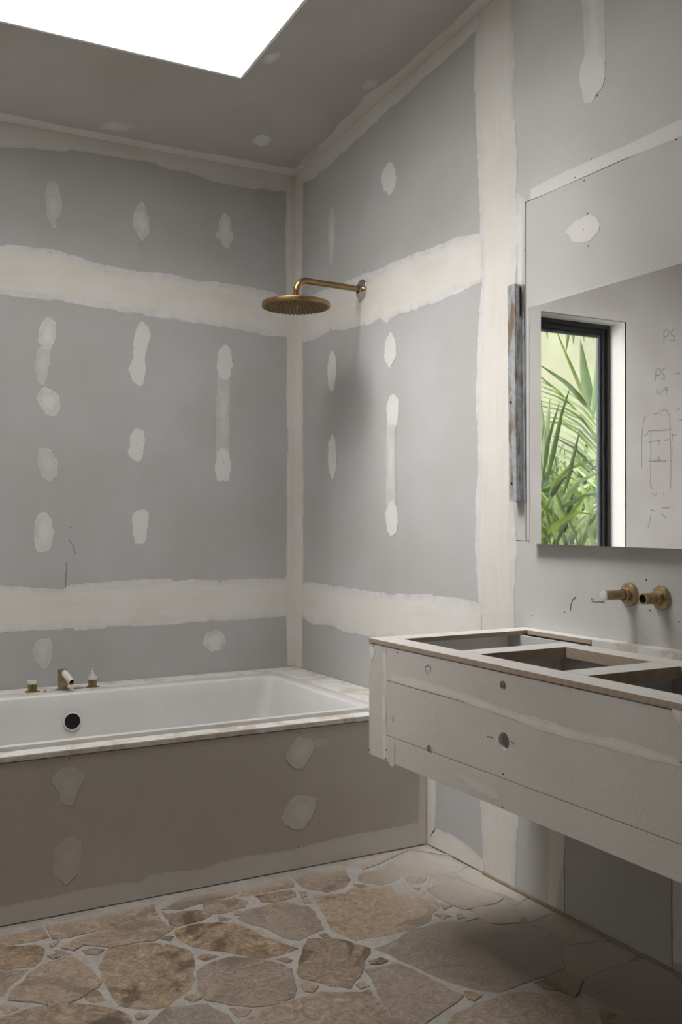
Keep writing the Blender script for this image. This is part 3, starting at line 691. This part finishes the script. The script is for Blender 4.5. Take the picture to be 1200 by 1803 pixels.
# ceiling
NCV = Vector((0, KC, 1)).normalized() * -1
cm = lambda px, py: onc(px, py)
def cband(P1, P2, **k): band(ce, P1, P2, cm, tuple(NCV), **k)
cband([(XE, -.001, ZC), (0, -.001, ZC)], [(XE, -.075, ceil(-.075)), (-.7, -.06, ceil(-.06)), (0, -.085, ceil(-.085))], soft=(0, 1), jag=.010, name='cornice_tape')
cband([(-.001, 0, ZC), (-.001, -1.62, ceil(-1.62))], [(-.04, 0, ZC), (-.045, -.3, ceil(-.3)), (-.075, -.8, ceil(-.8)), (-.05, -1.0, ceil(-1.0)), (-.05, -1.62, ceil(-1.62))], soft=(0, 1), jag=.012, name='cornice_tape')
for k, P in (('patch', [(443,247),(460,236),(478,243),(470,255),(455,258)]), ('thin', [(462,110),(470,96),(495,90),(493,100),(472,113)]),
             ('wash', [(515,297),(540,272),(562,255),(565,262),(545,285)]), ('wash', [(636,155),(650,138),(668,143),(660,152),(642,158)]),
             ('wash', [(170,225),(200,212),(240,222),(215,232)])):
    patch(ce, P, cm, tuple(NCV), k)
# pencil set-out sketch on the far part of the back wall (seen reversed in the mirror)
vb = lambda px, py: virt(px, py, 0)
pencil(wb, [[(1168,604),(1168,584),(1173,580),(1177,584),(1175,591),(1169,593)], [(1186,579),(1181,584),(1181,589),(1187,594),(1186,599),(1179,599)],
            [(1153,671),(1154,652),(1159,648),(1163,653),(1160,661),(1154,661)], [(1170,648),(1165,652),(1165,658),(1170,662),(1169,667),(1163,667)],
            [(1156,683),(1155,692),(1160,694),(1161,689),(1156,688)], [(1166,682),(1164,697)], [(1174,683),(1170,682),(1169,687),(1174,688),(1174,682),(1173,693)],
            [(1150,728),(1158,728)], [(1161,719),(1161,731),(1164,724),(1168,721),(1172,722),(1178,731),(1179,760)], [(1136,731),(1132,742),(1130,760),(1129,790),(1129,823)],
            [(1141,759),(1162,758),(1184,756)], [(1145,759),(1145,800),(1144,855),(1148,862)], [(1179,757),(1180,810),(1180,855),(1178,862)], [(1183,760),(1182,800)],
            [(1141,778),(1160,776),(1177,774)], [(1159,773),(1159,785)], [(1141,812),(1160,812),(1182,812)], [(1150,810),(1153,813),(1158,808),(1163,811)], [(1159,803),(1160,812)],
            [(1131,770),(1138,765),(1141,759)], [(1185,758),(1184,768),(1190,766)], [(1149,866),(1149,875)], [(1156,868),(1152,870),(1156,875)], [(1168,865),(1168,872)],
            [(1184,660),(1190,658),(1196,657)], [(1192,722),(1198,718)], [(1195,740),(1200,740)]], vb, NB, .006, 'pencil_light', name='pencil_sketch')
pencil(wb, [[(1145,898),(1152,900)], [(1163,893),(1178,895)], [(1166,905),(1172,914)], [(1146,905),(1140,930)]], vb, NB, .006, 'pencil_light', name='pencil_sketch')
# skirting strip along the right wall
o = box('baseboard_right', -.008, 0, YF, -1.47, 0.0015, .009, M['pine']); struct(o)
# ================================================================== MIRROR
mi = thing('mirror', 'large frameless mirror on the right wall above the vanity, showing the window and greenery', 'mirror')
MY0, MY1, MZ0, MZ1 = -1.746, -3.3, 1.141, 1.893
box('mirror_glass', MX, MX + .006, MY1, MY0, MZ0, MZ1, M['mirror'], mi)
box('backing_board', MX + .0062, -.0002, MY1, MY0 - .001, MZ0 + .0005, MZ1 - .0005, M['board_light'], mi)
# ================================================================== STEEL STUD
st = thing('steel_stud', 'short rusty galvanised steel channel fixed upright on the wall left of the mirror', 'steel channel')
def P3(x, y, z): return Vector((x, y, z))
def lean(z): return (z - 1.63) * .012
bm = bmesh.new(); zs = (1.278, 1.984); D_ = .030; y1_, y2_ = -1.645, -1.682; t_ = .0022
def leg(x0, x1, ya, yb_, z0=zs[0], z1=zs[1]):
    r = bmesh.ops.create_cube(bm, size=1)
    for v in r['verts']:
        x = x0 if v.co.x < 0 else x1; y = ya if v.co.y < 0 else yb_; z = z0 if v.co.z < 0 else z1
        v.co = Vector((x, y + lean(z), z))
leg(-D_ - t_, -D_, y1_, y2_)                              # web, facing the room
leg(-D_, -.0035, y2_, y2_ + t_)                            # near flange
leg(-D_, -.0035, y1_ - t_, y1_)                            # far flange
from_bm('channel', bm, M['galv'], st)
bm = bmesh.new(); leg(-.0033, -.0023, y2_ - .010, y1_ + .004); from_bm('fixing_plate', bm, M['galv'], st)
bm = bmesh.new(); leg(-.0115, -.008, y2_ - .0022, y2_ - .0002, 1.88, 1.975); from_bm('slot', bm, M['hole'], st)
for z in (1.60, 1.335):
    lathe('bolt_hole', [(0, .0004), (.005, .0004), (.005, .0001)], (-D_ - t_, -1.658 + lean(z), z), (-1, 0, 0), M['hole'], st, 14)
# ================================================================== SHOWER
sh = thing('shower_head', 'aged brass round rain shower head on a bent arm from the wall', 'shower')
FY, FZ = -.636, 2.183; HX = -.309
lathe('wall_flange', [(.0, .0), (.043, .0), (.043, .004), (.040, .0065), (.016, .0075), (.016, .02)], (0, FY, FZ), (-1, 0, 0), M['chrome'], sh)
R_ = .05; path = [(-.001, FY, FZ), (-.1, FY, FZ + .003), (HX + R_, FY, FZ + .006)]
for k in range(1, 9):
    a = k / 8 * math.pi / 2; path.append((HX + R_ - R_ * math.sin(a), FY, FZ + .006 - R_ + R_ * math.cos(a)))
path.append((HX, FY, 2.118))
tube('shower_arm', path, .0125, M['brass'], sh, 20)
lathe('swivel_joint', [(.0125, 0), (.0155, .002), (.0155, .008), (.012, .010), (.012, .014), (.0165, .017), (.018, .026), (.02, .030)], (HX, FY, 2.129), (0, 0, -1), M['brass'], sh)
hp_ = lathe('head_plate', [(0, 0), (.030, 0), (.130, .003), (.1375, .006), (.1385, .010), (.1385, .021), (.136, .0235), (0, .0235)], (HX, FY, 2.0995), (0, 0, -1), M['brass'], sh, 64)
bm = bmesh.new(); zb = 2.0995 - .0235
for ring in range(1, 10):
    r = ring * .0138; n = int(2 * math.pi * r / .0155)
    for k in range(n):
        a = 2 * math.pi * k / n + ring * .37
        res = bmesh.ops.create_cone(bm, cap_ends=True, segments=7, radius1=.0022, radius2=.0035, depth=.005)
        for v in res['verts']: v.co += Vector((HX + r * math.cos(a), FY + r * math.sin(a), zb - .0024))
o = from_bm('spray_nozzles', bm, M['brass_dark'], hp_); o['kind'] = 'stuff'; o['label'] = 'dark spray nozzles covering the underside'
# ================================================================== BASIN WALL TAPS
def wall_tap(name, label, y, z, ln, capped):
    t = thing(name, label, 'tap')
    lathe('wall_flange', [(0, 0), (.034, 0), (.034, .006), (.030, .011), (.019, .012), (.019, .026), (.0165, .027)], (0, y, z), (-1, 0, 0), M['brass_rough'], t, 10 if not capped else 12)
    if capped:
        tube('spindle_tube', [(-.012, y, z), (-ln + .004, y, z)], .0135, M['brass_rough'], t)
        lathe('dusty_cap', [(.0135, 0), (.014, .001), (.0135, .005), (.009, .0065), (0, .006)], (-ln + .004, y, z), (-1, 0, 0), M['chalk'], t, 24)['label'] = 'white dusty round cap'
    else:
        bm = bmesh.new(); tube_bm(bm, [(-.012, y, z), (-ln, y, z)], .0155, 24, False); tube_bm(bm, [(-ln, y, z), (-.014, y, z)], .0125, 24, False)
        o = from_bm('outlet_tube', bm, M['brass_rough'], t, True)
        lathe('tube_lip', [(.0125, 0), (.0155, 0)], (-ln, y, z), (-1, 0, 0), M['brass_rough'], t, 24)
        lathe('tube_bore', [(.0124, 0), (0, 0)], (-ln * .45, y, z), (-1, 0, 0), M['hole'], t, 24)
wall_tap('basin_tap', 'brass wall tap stub with a white dusty cap, left of the open pipe', -2.147, 1.006, .100, True)
wall_tap('basin_spout', 'short open brass pipe stub above the vanity, right of the capped tap', -2.264, 1.004, .072, False)
# ================================================================== BATH
YA = -1.121; ZR = .522
sr = thing('bath_surround', 'plasterboard bath box with dusty white ledge running along the back wall', 'bath surround')
BX0, BX1, BY0, BY1 = -2.03, -.232, -1.03, -.235     # bath opening
box('ledge_board', XL + .012, -.0015, -.2251, -.0015, .492, .5165, M['ledge'], sr, .0015)
box('ledge_board', -.2219, -.0015, YA - .004, -.2259, .492, .5165, M['ledge'], sr, .0015)
box('ledge_board', XL + .012, -2.0409, -1.035, -.2259, .492, .5165, M['ledge'], sr, .0015)
box('front_ledge_board', XL + .012, -.2225, YA - .004, -1.036, .4885, .5055, M['ledge'], sr, .0015)
box('apron_board', XL + .012, -.0015, YA, YA + .013, .0005, .4855, M['board_apron'], sr)
box('shadow_batten', XL + .012, -.0015, YA + .006, YA + .04, .4858, .4915, M['framing'], sr)
za = lambda px, py: ony(px, py, YA)
band(sr, [(XL + .02, YA, .085),(0,1595),(119,1572),(207,1556),(248,1556),(264,1541),(362,1530),(413,1510),(517,1494),(620,1471),(700,1457),(738,1448),(749.5,1446)],
     [(XL + .02, YA, .002), (-.004, YA, .002)], za, NB, soft=(1, 0), jag=.008)
band(sr, [(738,1350),(737,1400),(735,1450),(736,1486)], [(750,1350),(749.5,1400),(749.3,1450),(749,1483)], za, NB, soft=(1, 0), jag=.004, off=.0006, name='corner_tape')
for k, P in (('wash', [(124,1347),(152,1362),(137,1393),(129,1422),(106,1411),(103,1393),(88,1375),(103,1355)]),
             ('wash', [(124,1471),(145,1481),(140,1538),(114,1559),(93,1538),(96,1491)]),
             ('thin', [(522,1298),(548,1300),(553,1321),(532,1355),(514,1352),(499,1331)]),
             ('thin', [(522,1398),(558,1404),(553,1430),(537,1460),(517,1460),(493,1445),(506,1414)]),
             ('wash', [(540,1305),(580,1300),(575,1312),(552,1318)])):
    patch(sr, P, za, NB, k)
screws(sr, [(525,1290),(525,1428),(525,1322),(122,1335),(525,1492)], za, NB, .0035)
# the bath itself
bt = thing('bathtub', 'built-in white acrylic bathtub with a dark waste hole in its back side', 'bathtub')
def rrect(x0, x1, y0, y1, r, z, n=8):
    out = []
    for cx_, cy_, a0 in ((x1 - r, y1 - r, 0), (x0 + r, y1 - r, 90), (x0 + r, y0 + r, 180), (x1 - r, y0 + r, 270)):
        for k in range(n + 1):
            a = math.radians(a0 + 90 * k / n); out.append(Vector((cx_ + r * math.cos(a), cy_ + r * math.sin(a), z)))
    return out
rings = [rrect(-2.12, -.16, -1.054, -.14, .02, .5060), rrect(-2.12, -.16, -1.054, -.14, .02, .5185), rrect(-2.115, -.165, -1.050, -.145, .02, ZR - .0008), rrect(BX0 - .012, BX1 + .012, BY0 - .012, BY1 + .012, .05, ZR),
         rrect(BX0 - .004, BX1 + .004, BY0 - .004, BY1 + .004, .045, ZR - .0015), rrect(BX0, BX1, BY0, BY1, .045, ZR - .008),
         rrect(BX0 + .01, BX1 - .012, BY0 + .004, BY1 - .006, .05, .46), rrect(BX0 + .06, BX1 - .065, BY0 + .02, BY1 - .03, .07, .22),
         rrect(BX0 + .08, BX1 - .085, BY0 + .03, BY1 - .04, .09, .16), rrect(BX0 + .12, BX1 - .125, BY0 + .06, BY1 - .07, .10, .118), rrect(BX0 + .22, BX1 - .24, BY0 + .16, BY1 - .17, .10, .105)]
bm = bmesh.new(); RV = [[bm.verts.new(p) for p in r] for r in rings]
for A, B in zip(RV, RV[1:]):
    n = len(A)
    for k in range(n): bm.faces.new((A[k], A[(k + 1) % n], B[(k + 1) % n], B[k]))
bm.faces.new(RV[-1])
o = from_bm('tub_shell', bm, M['acrylic'], bt, True); autosmooth(o, 50)
OX, OZ, OY = -1.112, .413, -.2525
tilt = (0, -1, .08)
lathe('overflow_rim', [(.031, -.004), (.036, .0), (.034, .003), (.031, .003)], (OX, OY, OZ), tilt, M['acrylic'], bt, 36)
lathe('overflow_hole', [(.0325, .0012), (0, .0012)], (OX, OY, OZ), tilt, M['hole'], bt, 36)['label'] = 'round black waste hole'
# ================================================================== BATH TAPS
def bath_valve(name, label, x, y, spindle):
    t = thing(name, label, 'tap', 'unfinished bath taps')
    zt = ZR - .0008 if False else .5225
    lathe('base_plate', [(0, 0), (.030, 0), (.029, .003), (.018, .004)], (x, y, .5165 if y > -.14 else ZR), (0, 0, 1), M['brass_rough'], t, 14)
    z0 = (.5165 if y > -.14 else ZR) + .003
    vb_ = lathe('valve_body', [(.0175, 0), (.0175, .040), (.017, .041)], (x, y, z0), (0, 0, 1), M['brass'], t, 24)
    lathe('valve_collar', [(.0205, .030), (.0205, .042), (.012, .043)], (x, y, z0), (0, 0, 1), M['chalk'], vb_, 8)['label'] = 'dusty hexagonal collar'
    if spindle:
        lathe('spindle', [(.011, .043), (.011, .050), (.006, .052), (.006, .062), (.003, .064), (.003, .076), (0, .077)], (x, y, z0), (0, 0, 1), M['chalk'], vb_, 12)
    else:
        lathe('valve_top', [(.012, .0432), (.005, .0440), (.0048, .0380), (0, .0380)], (x, y, z0), (0, 0, 1), M['chalk'], t, 16)
bath_valve('bath_tap', 'stubby brass bath valve without spindle, left of the bath spout', -1.236, -.100, False)
bath_valve('bath_tap', 'stubby brass bath valve with a thin upright spindle, right of the bath spout', -.994, -.108, True)
sp = thing('bath_spout', 'square metal bath spout post with a round tube pointing forward', 'spout')
SXX, SYY = -1.118, -.118
lathe('base_plate', [(0, 0), (.032, 0), (.031, .003), (.016, .004)], (SXX, SYY, .5165), (0, 0, 1), M['brass_rough'], sp, 14)
box('spout_post', SXX - .017, SXX + .017, SYY - .016, SYY + .016, .520, .602, M['brass_rough'], sp, .002)
bm = bmesh.new(); a0, a1 = Vector((SXX + .004, SYY - .012, .588)), Vector((SXX + .012, SYY - .105, .562))
tube_bm(bm, [a0, a1], .0135, 22, False); tube_bm(bm, [a1, a0], .0108, 22, False); from_bm('spout_tube', bm, M['chalk'], sp, True)
dr = (a1 - a0).normalized(); lathe('tube_lip', [(.0108, 0), (.0135, 0)], a1, dr, M['chalk'], sp, 22)
lathe('tube_bore', [(.0107, 0), (0, 0)], a1 - dr * .02, dr, M['hole'], sp, 22)
# mortar crumbs on the ledge beside the spout
for i, (x, y, s) in enumerate(((-1.06, -.125, .011), (-1.045, -.12, .008), (-1.17, -.14, .006), (-1.19, -.12, .005))):
    bm = bmesh.new(); bmesh.ops.create_icosphere(bm, subdivisions=2, radius=s)
    for v in bm.verts: v.co = Vector((v.co.x * 1.4, v.co.y, v.co.z * .55)) * (1 + .35 * mnoise.noise(v.co * 130 + Vector((i * 9, 0, 0)))) + Vector((x, y, .5165 + s * .4))
    o = from_bm('mortar_crumb', bm, M['stone'][1], None, True); o['label'] = ('largest brown mortar crumb, just right of the bath spout', 'smaller brown mortar crumb near the right bath valve', 'small mortar crumb just left of the bath spout', 'smallest mortar crumb between the left valve and the spout')[i]; o['category'] = 'debris'; o['group'] = 'mortar crumbs by the bath spout'
# ================================================================== VANITY CARCASS
va = thing('vanity_carcass', 'wall-hung unfinished vanity box of grey board with open plywood cut-outs on top', 'vanity')
VX, VY0, VY1, VZ0, VZ1 = -.59, -1.692, -3.9, .527, .869; PT = .0135; bt_ = .012
ZP = VZ1 - PT                                          # underside of the ply top
def vf(y0, y1, z0, z1, holes=()):
    o = box('front_board', VX, VX + bt_, y1 + .0008, y0 - .0008, z0 + .0008, z1 - .0008, M['board_vanity'], va, .0006)
    if holes: cut(o, [('cyl', 'x', h[0], h[1], .2) for h in holes])
vf(VY0, -1.791, VZ0, ZP - .002)
h1 = (VX, -2.320, .8225), .0115; h2 = (VX, -2.323, .691), .0205; h3 = (VX, -2.008, .6045), .0125
vf(-1.791, VY1, .757, ZP - .002, [h1]); vf(-1.791, VY1, .601, .757, [h2, h3]); vf(-1.791, VY1, VZ0, .601, [h3])
box('side_board', VX + bt_, -.0025, VY0 - bt_, VY0, VZ0, ZP - .002, M['board_vanity'], va)
box('base_board', VX + bt_, -.0025, VY1, VY0 - bt_, VZ0 - .001, VZ0 + .011, M['board_vanity'], va)
box('back_board', -.012, -.0025, VY1, VY0 - bt_, VZ0 + .011, ZP - .03, M['board_vanity'], va)
# internal divider boards under the openings
for y in (-2.085, -2.475, -2.88):
    box('divider_board', VX + .03, -.07, y - .006, y + .006, VZ0 + .012, ZP - .018, M['board_light'], va)
box('rear_liner', -.082, -.072, -2.079, VY0 - .014, VZ0 + .012, ZP - .001, M['board_light'], va)
for (ya_, yb2) in ((-2.469, -2.092), (-2.873, -2.482), (-3.6, -2.887)):
    box('rear_liner', -.200, -.192, ya_, yb2, VZ0 + .012, ZP - .017, M['board_light'], va)
def rail(x0, x1, y0, y1, z1=VZ1, z0=None): return box('plywood_rail', x0, x1, y0, y1, ZP if z0 is None else z0, z1, M['ply'], va, .0008)
rail(VX - .0015, -.516, VY0 - .0, VY1)                          # front rail
rail(-.5158, -.0520, VY0 - .072, VY0)                           # end rail beside the bath
rail(-.0518, -.0005, VY0, -2.045)                               # ledge on the wall, first length
box('wall_ledge', -.0515, -.0005, -2.047, VY1, VZ1 - .040, VZ1 + .001, M['ledge'], va, .001)
rail(-.5158, -.150, -2.130, -2.050, VZ1, ZP - .016)              # cross rail one
rail(-.5158, -.225, -2.528, -2.445, VZ1, ZP - .016)             # cross rail two
rail(-.5158, -.225, -2.93, -2.85, VZ1, ZP - .016)
rail(-.2248, -.150, VY1, -2.132, VZ1, ZP - .016)                  # rear rail behind the basins
box('slot_board', -.1495, -.0525, VY1, -2.085, VZ1 - .05, VZ1 - .040, M['ledge'], va)
# compound on the vanity front
vx = lambda px, py: onx(px, py, VX)
band(va, [(672,1150),(674,1200),(672,1260),(674,1335)], [(681,1150),(683,1200),(681,1260),(682,1338)], vx, NR, 'thin', jag=.006, off=.0004)
band(va, [(686,1185),(740,1198),(800,1216),(860,1238),(905,1254)], [(686,1200),(740,1213),(800,1231),(860,1253),(905,1268)], vx, NR, 'thin', jag=.004, ends=(1, 1))
band(va, [(905,1254),(960,1270),(1030,1290),(1100,1306),(1197,1338)], [(905,1266),(960,1290),(1030,1310),(1100,1330),(1197,1352)], vx, NR, 'thin', jag=.005, ends=(1, 1))
for k, P in (('patch', [(688,1302),(696,1304),(695,1350),(683,1345),(684,1318)]), ('thin', [(650,1136),(662,1140),(656,1165),(651,1160)]), ('wash', [(800,1360),(850,1378),(880,1402),(868,1408),(835,1392)]),
             ('thin', [(1178,1243),(1205,1248),(1200,1275),(1186,1266)]), ('thin', [(672,1200),(678,1205),(680,1285),(672,1290)])):
    patch(va, P, vx, NR, k, off=.0008)
pencil(va, [[(748,1183),(748,1175),(754,1171),(758,1175),(757,1182)], [(752,1187),(751,1179)], [(857,1297),(868,1299)], [(899,1306),(906,1311)], [(692,1260),(691,1272)]], vx, NR, .003)
screws(va, [(657,1138),(754,1155),(990,1205),(886,1363),(884,1421),(650,1320),(679,1336),(680,1320),(700,1137+12)], vx, NR, .0035)
# ================================================================== GARDEN OUTSIDE THE WINDOW
gw = box('garden_wall', -5.3, 1.0, 2.6, 2.75, -.3, 3.6, M['garden_wall']); gw['label'] = 'pale boundary wall behind the plants outside the window'; gw['category'] = 'wall'
gr = box('garden_ground', -5.3, 1.0, .252, 2.6, -.3, -.05, M['soil']); struct(gr)
blk_ = box('sky_blocker', -5.15, 1.0, .252, 2.44, 3.30, 3.42, M['white']); struct(blk_)  # unseen slab added overhead to block most of the sky from the garden
for nm_, xx in (('side_blocker', -5.2),): struct(box('garden_sun_blocker', xx, xx + .1, .26, 2.58, -.3, 3.28, M['garden_wall']))  # added out of view, closes the garden end against the sun
def leaf_bm(bm, P, wd, nrm=Vector((0, -1, 0)), fold=.22, base=.25):
    P = [Vector(p) for p in P]; n = max(6, int(sum((b - a).length for a, b in zip(P, P[1:])) / .05)); rows = []
    for i in range(n + 1):
        t = i / n; p = along(P, t); q = along(P, min(1, t + .03)); q0 = along(P, max(0, t - .03)); d = (q - q0).normalized()
        s = d.cross(nrm)
        s = s.normalized() if s.length > .05 else Vector((1, 0, 0))
        w_ = wd / 2 * (base + (1 - base) * min(1, t * 4)) * (1 - max(0, t - .35) / .65) ** .75 + .0008
        up = s.cross(d).normalized() * w_ * fold
        rows.append([bm.verts.new(p - s * w_ + up), bm.verts.new(p), bm.verts.new(p + s * w_ + up)])
    for A, B in zip(rows, rows[1:]):
        bm.faces.new((A[0], A[1], B[1], B[0])); bm.faces.new((A[1], A[2], B[2], B[1]))
def leaf(parent, P, wd, mi_, name='leaf', **k):
    bm = bmesh.new(); leaf_bm(bm, P, wd, **k); return from_bm(name, bm, M['leafs'][mi_], parent, True)
PXW = lambda px, y0: (y0 - CY) / ray(px, 760)[1] / F      # metres per photo pixel at that depth (approx.)
pl1 = thing('fan_palm', 'broad-bladed palm outside the window, reflected in the mirror', 'palm')
def tl(parent, y0, pts, wpx, mi_): leaf(parent, [virt(px, py, y0 + dy) for px, py, dy in [(p + (0,))[:3] for p in pts]], wpx * PXW(1000, y0), mi_)
y0 = .75
tl(pl1, y0, [(1037,716),(1032,690),(1026,650),(1021,597)], 25, 0)
tl(pl1, y0 + .05, [(1041,726),(1025,696),(1008,653),(992,616),(975,572)], 9, 1)
tl(pl1, y0 + .02, [(1044,730),(1019,700),(999,677),(975,660),(946,640)], 11, 0)
tl(pl1, y0 + .08, [(1042,738),(1046,700),(1050,650),(1053,600)], 16, 0)
tl(pl1, y0 + .1, [(1034,711),(1040,690),(1046,672)], 6, 1)
tl(pl1, y0, [(1020,560),(1024,580),(1028,602)], 9, 0); tl(pl1, y0, [(1004,560),(1009,582),(1008,606)], 10, 0)
tl(pl1, y0, [(995,560),(999,590),(996,620)], 9, 0); tl(pl1, y0, [(1040,560),(1042,585),(1044,603)], 10, 1)
tl(pl1, y0, [(955,560),(960,578),(964,596)], 8, 1); tl(pl1, y0, [(944,575),(955,582),(968,582)], 6, 1)
pl2 = thing('feather_palm', 'arching feather palm frond crossing the window, reflected in the mirror', 'palm')
y0 = 1.05
for k in range(13):
    yy = 742 + k * 9.5; x2 = 992 - 3.2 * k; y2 = 684 + 8.5 * k + (k % 3) * 3
    tl(pl2, y0 + .02 * (k % 4), [(1060, yy + 12), ((1060 + x2) / 2, (yy + y2) / 2 - 4), (x2, y2 + 2)], 5.5, (0, 1, 2, 0, 3)[k % 5])
for k in range(9):
    tl(pl2, y0 + .06, [(1000 + 4 * k, 698 + 8 * k), (975 + 2 * k, 682 + 8 * k), (944, 668 + 9 * k)], 4.5, (2, 1, 0)[k % 3])
tube('frond_rib', [virt(940, 655, y0 + .05), virt(985, 690, y0 + .05), virt(1025, 735, y0 + .05), virt(1062, 795, y0 + .05)], .006, M['leafs'][1], pl2, 8)
pl3 = thing('strap_leaf_plant', 'clump of upright strap leaves low in the window, reflected in the mirror', 'plant')
y0 = .55
tl(pl3, y0, [(962,850),(974,790),(988,728),(1004,679)], 11, 0); tl(pl3, y0, [(955,840),(963,780),(973,745),(985,707)], 9, 0)
tl(pl3, y0 + .3, [(957,830),(960,770),(968,700)], 16, 2); tl(pl3, y0 + .3, [(962,830),(955,760),(950,690)], 14, 2)
tl(pl3, y0, [(992,870),(1002,830),(1012,790),(1021,752)], 10, 0)
tl(pl3, y0, [(960,900),(975,850),(1000,825),(1030,815),(1060,806)], 8, 1); tl(pl3, y0, [(990,880),(1015,850),(1045,835),(1065,826)], 9, 2)
tl(pl3, y0, [(975,860),(990,900),(1010,935),(1018,965)], 10, 1); tl(pl3, y0, [(950,890),(975,905),(990,930),(998,960)], 7, 1)
tl(pl3, y0, [(945,925),(958,935),(972,965)], 9, 1); tl(pl3, y0, [(985,895),(1005,885),(1030,872),(1060,868)], 9, 0)
tl(pl3, y0, [(975,965),(990,930),(1010,905)], 8, 0); tl(pl3, y0, [(965,880),(985,850),(1000,835)], 9, 3)
tl(pl3, y0, [(1022,965),(1030,930),(1040,900),(1060,880)], 9, 2)
rl = random.Random(3)
labs = ('dense green strap-leaf shrub nearest outside the window', 'green shrub in the middle of the garden bed outside the window', 'darker shrub against the garden wall outside the window')
for ci, (y0, n_, base_y) in enumerate(((.75, 60, 985), (1.35, 70, 960), (2.0, 70, 930))):
    sbl = thing('leafy_shrub', labs[ci], 'shrub')
    for k in range(n_):
        px = rl.uniform(930, 1060 - 14 * ci); py = base_y + rl.uniform(-60, 40); yy = y0 + rl.uniform(-.2, .2)
        a = rl.gauss(0, .75); ln = rl.uniform(60, 150) * (.85 if ci == 0 else 1); sx, sy = math.sin(a) * ln, -math.cos(a) * ln; dr = rl.uniform(0, .35) * ln
        P = [(px, py), (px + sx * .4, py + sy * .5), (px + sx * .8, py + sy * .85), (px + sx * 1.15, py + sy * .9 + dr)]
        dy = rl.uniform(-.12, .12)
        leaf(sbl, [virt(q[0], q[1], yy + dy * i_) for i_, q in enumerate(P)], rl.uniform(.025, .055), rl.choice(((0, 0, 1, 1, 3), (0, 1, 0, 3, 2), (0, 3, 3, 0, 2))[ci]), nrm=Vector((rl.uniform(-.4, .4), -1, rl.uniform(-.2, .8))).normalized())
    p_ = virt(1000, 960, y0); tube('stem', [(p_.x, y0, -.05), (p_.x + .02, y0, .5), (p_.x, y0, p_.z)], .018, M['leafs'][3], sbl, 8)
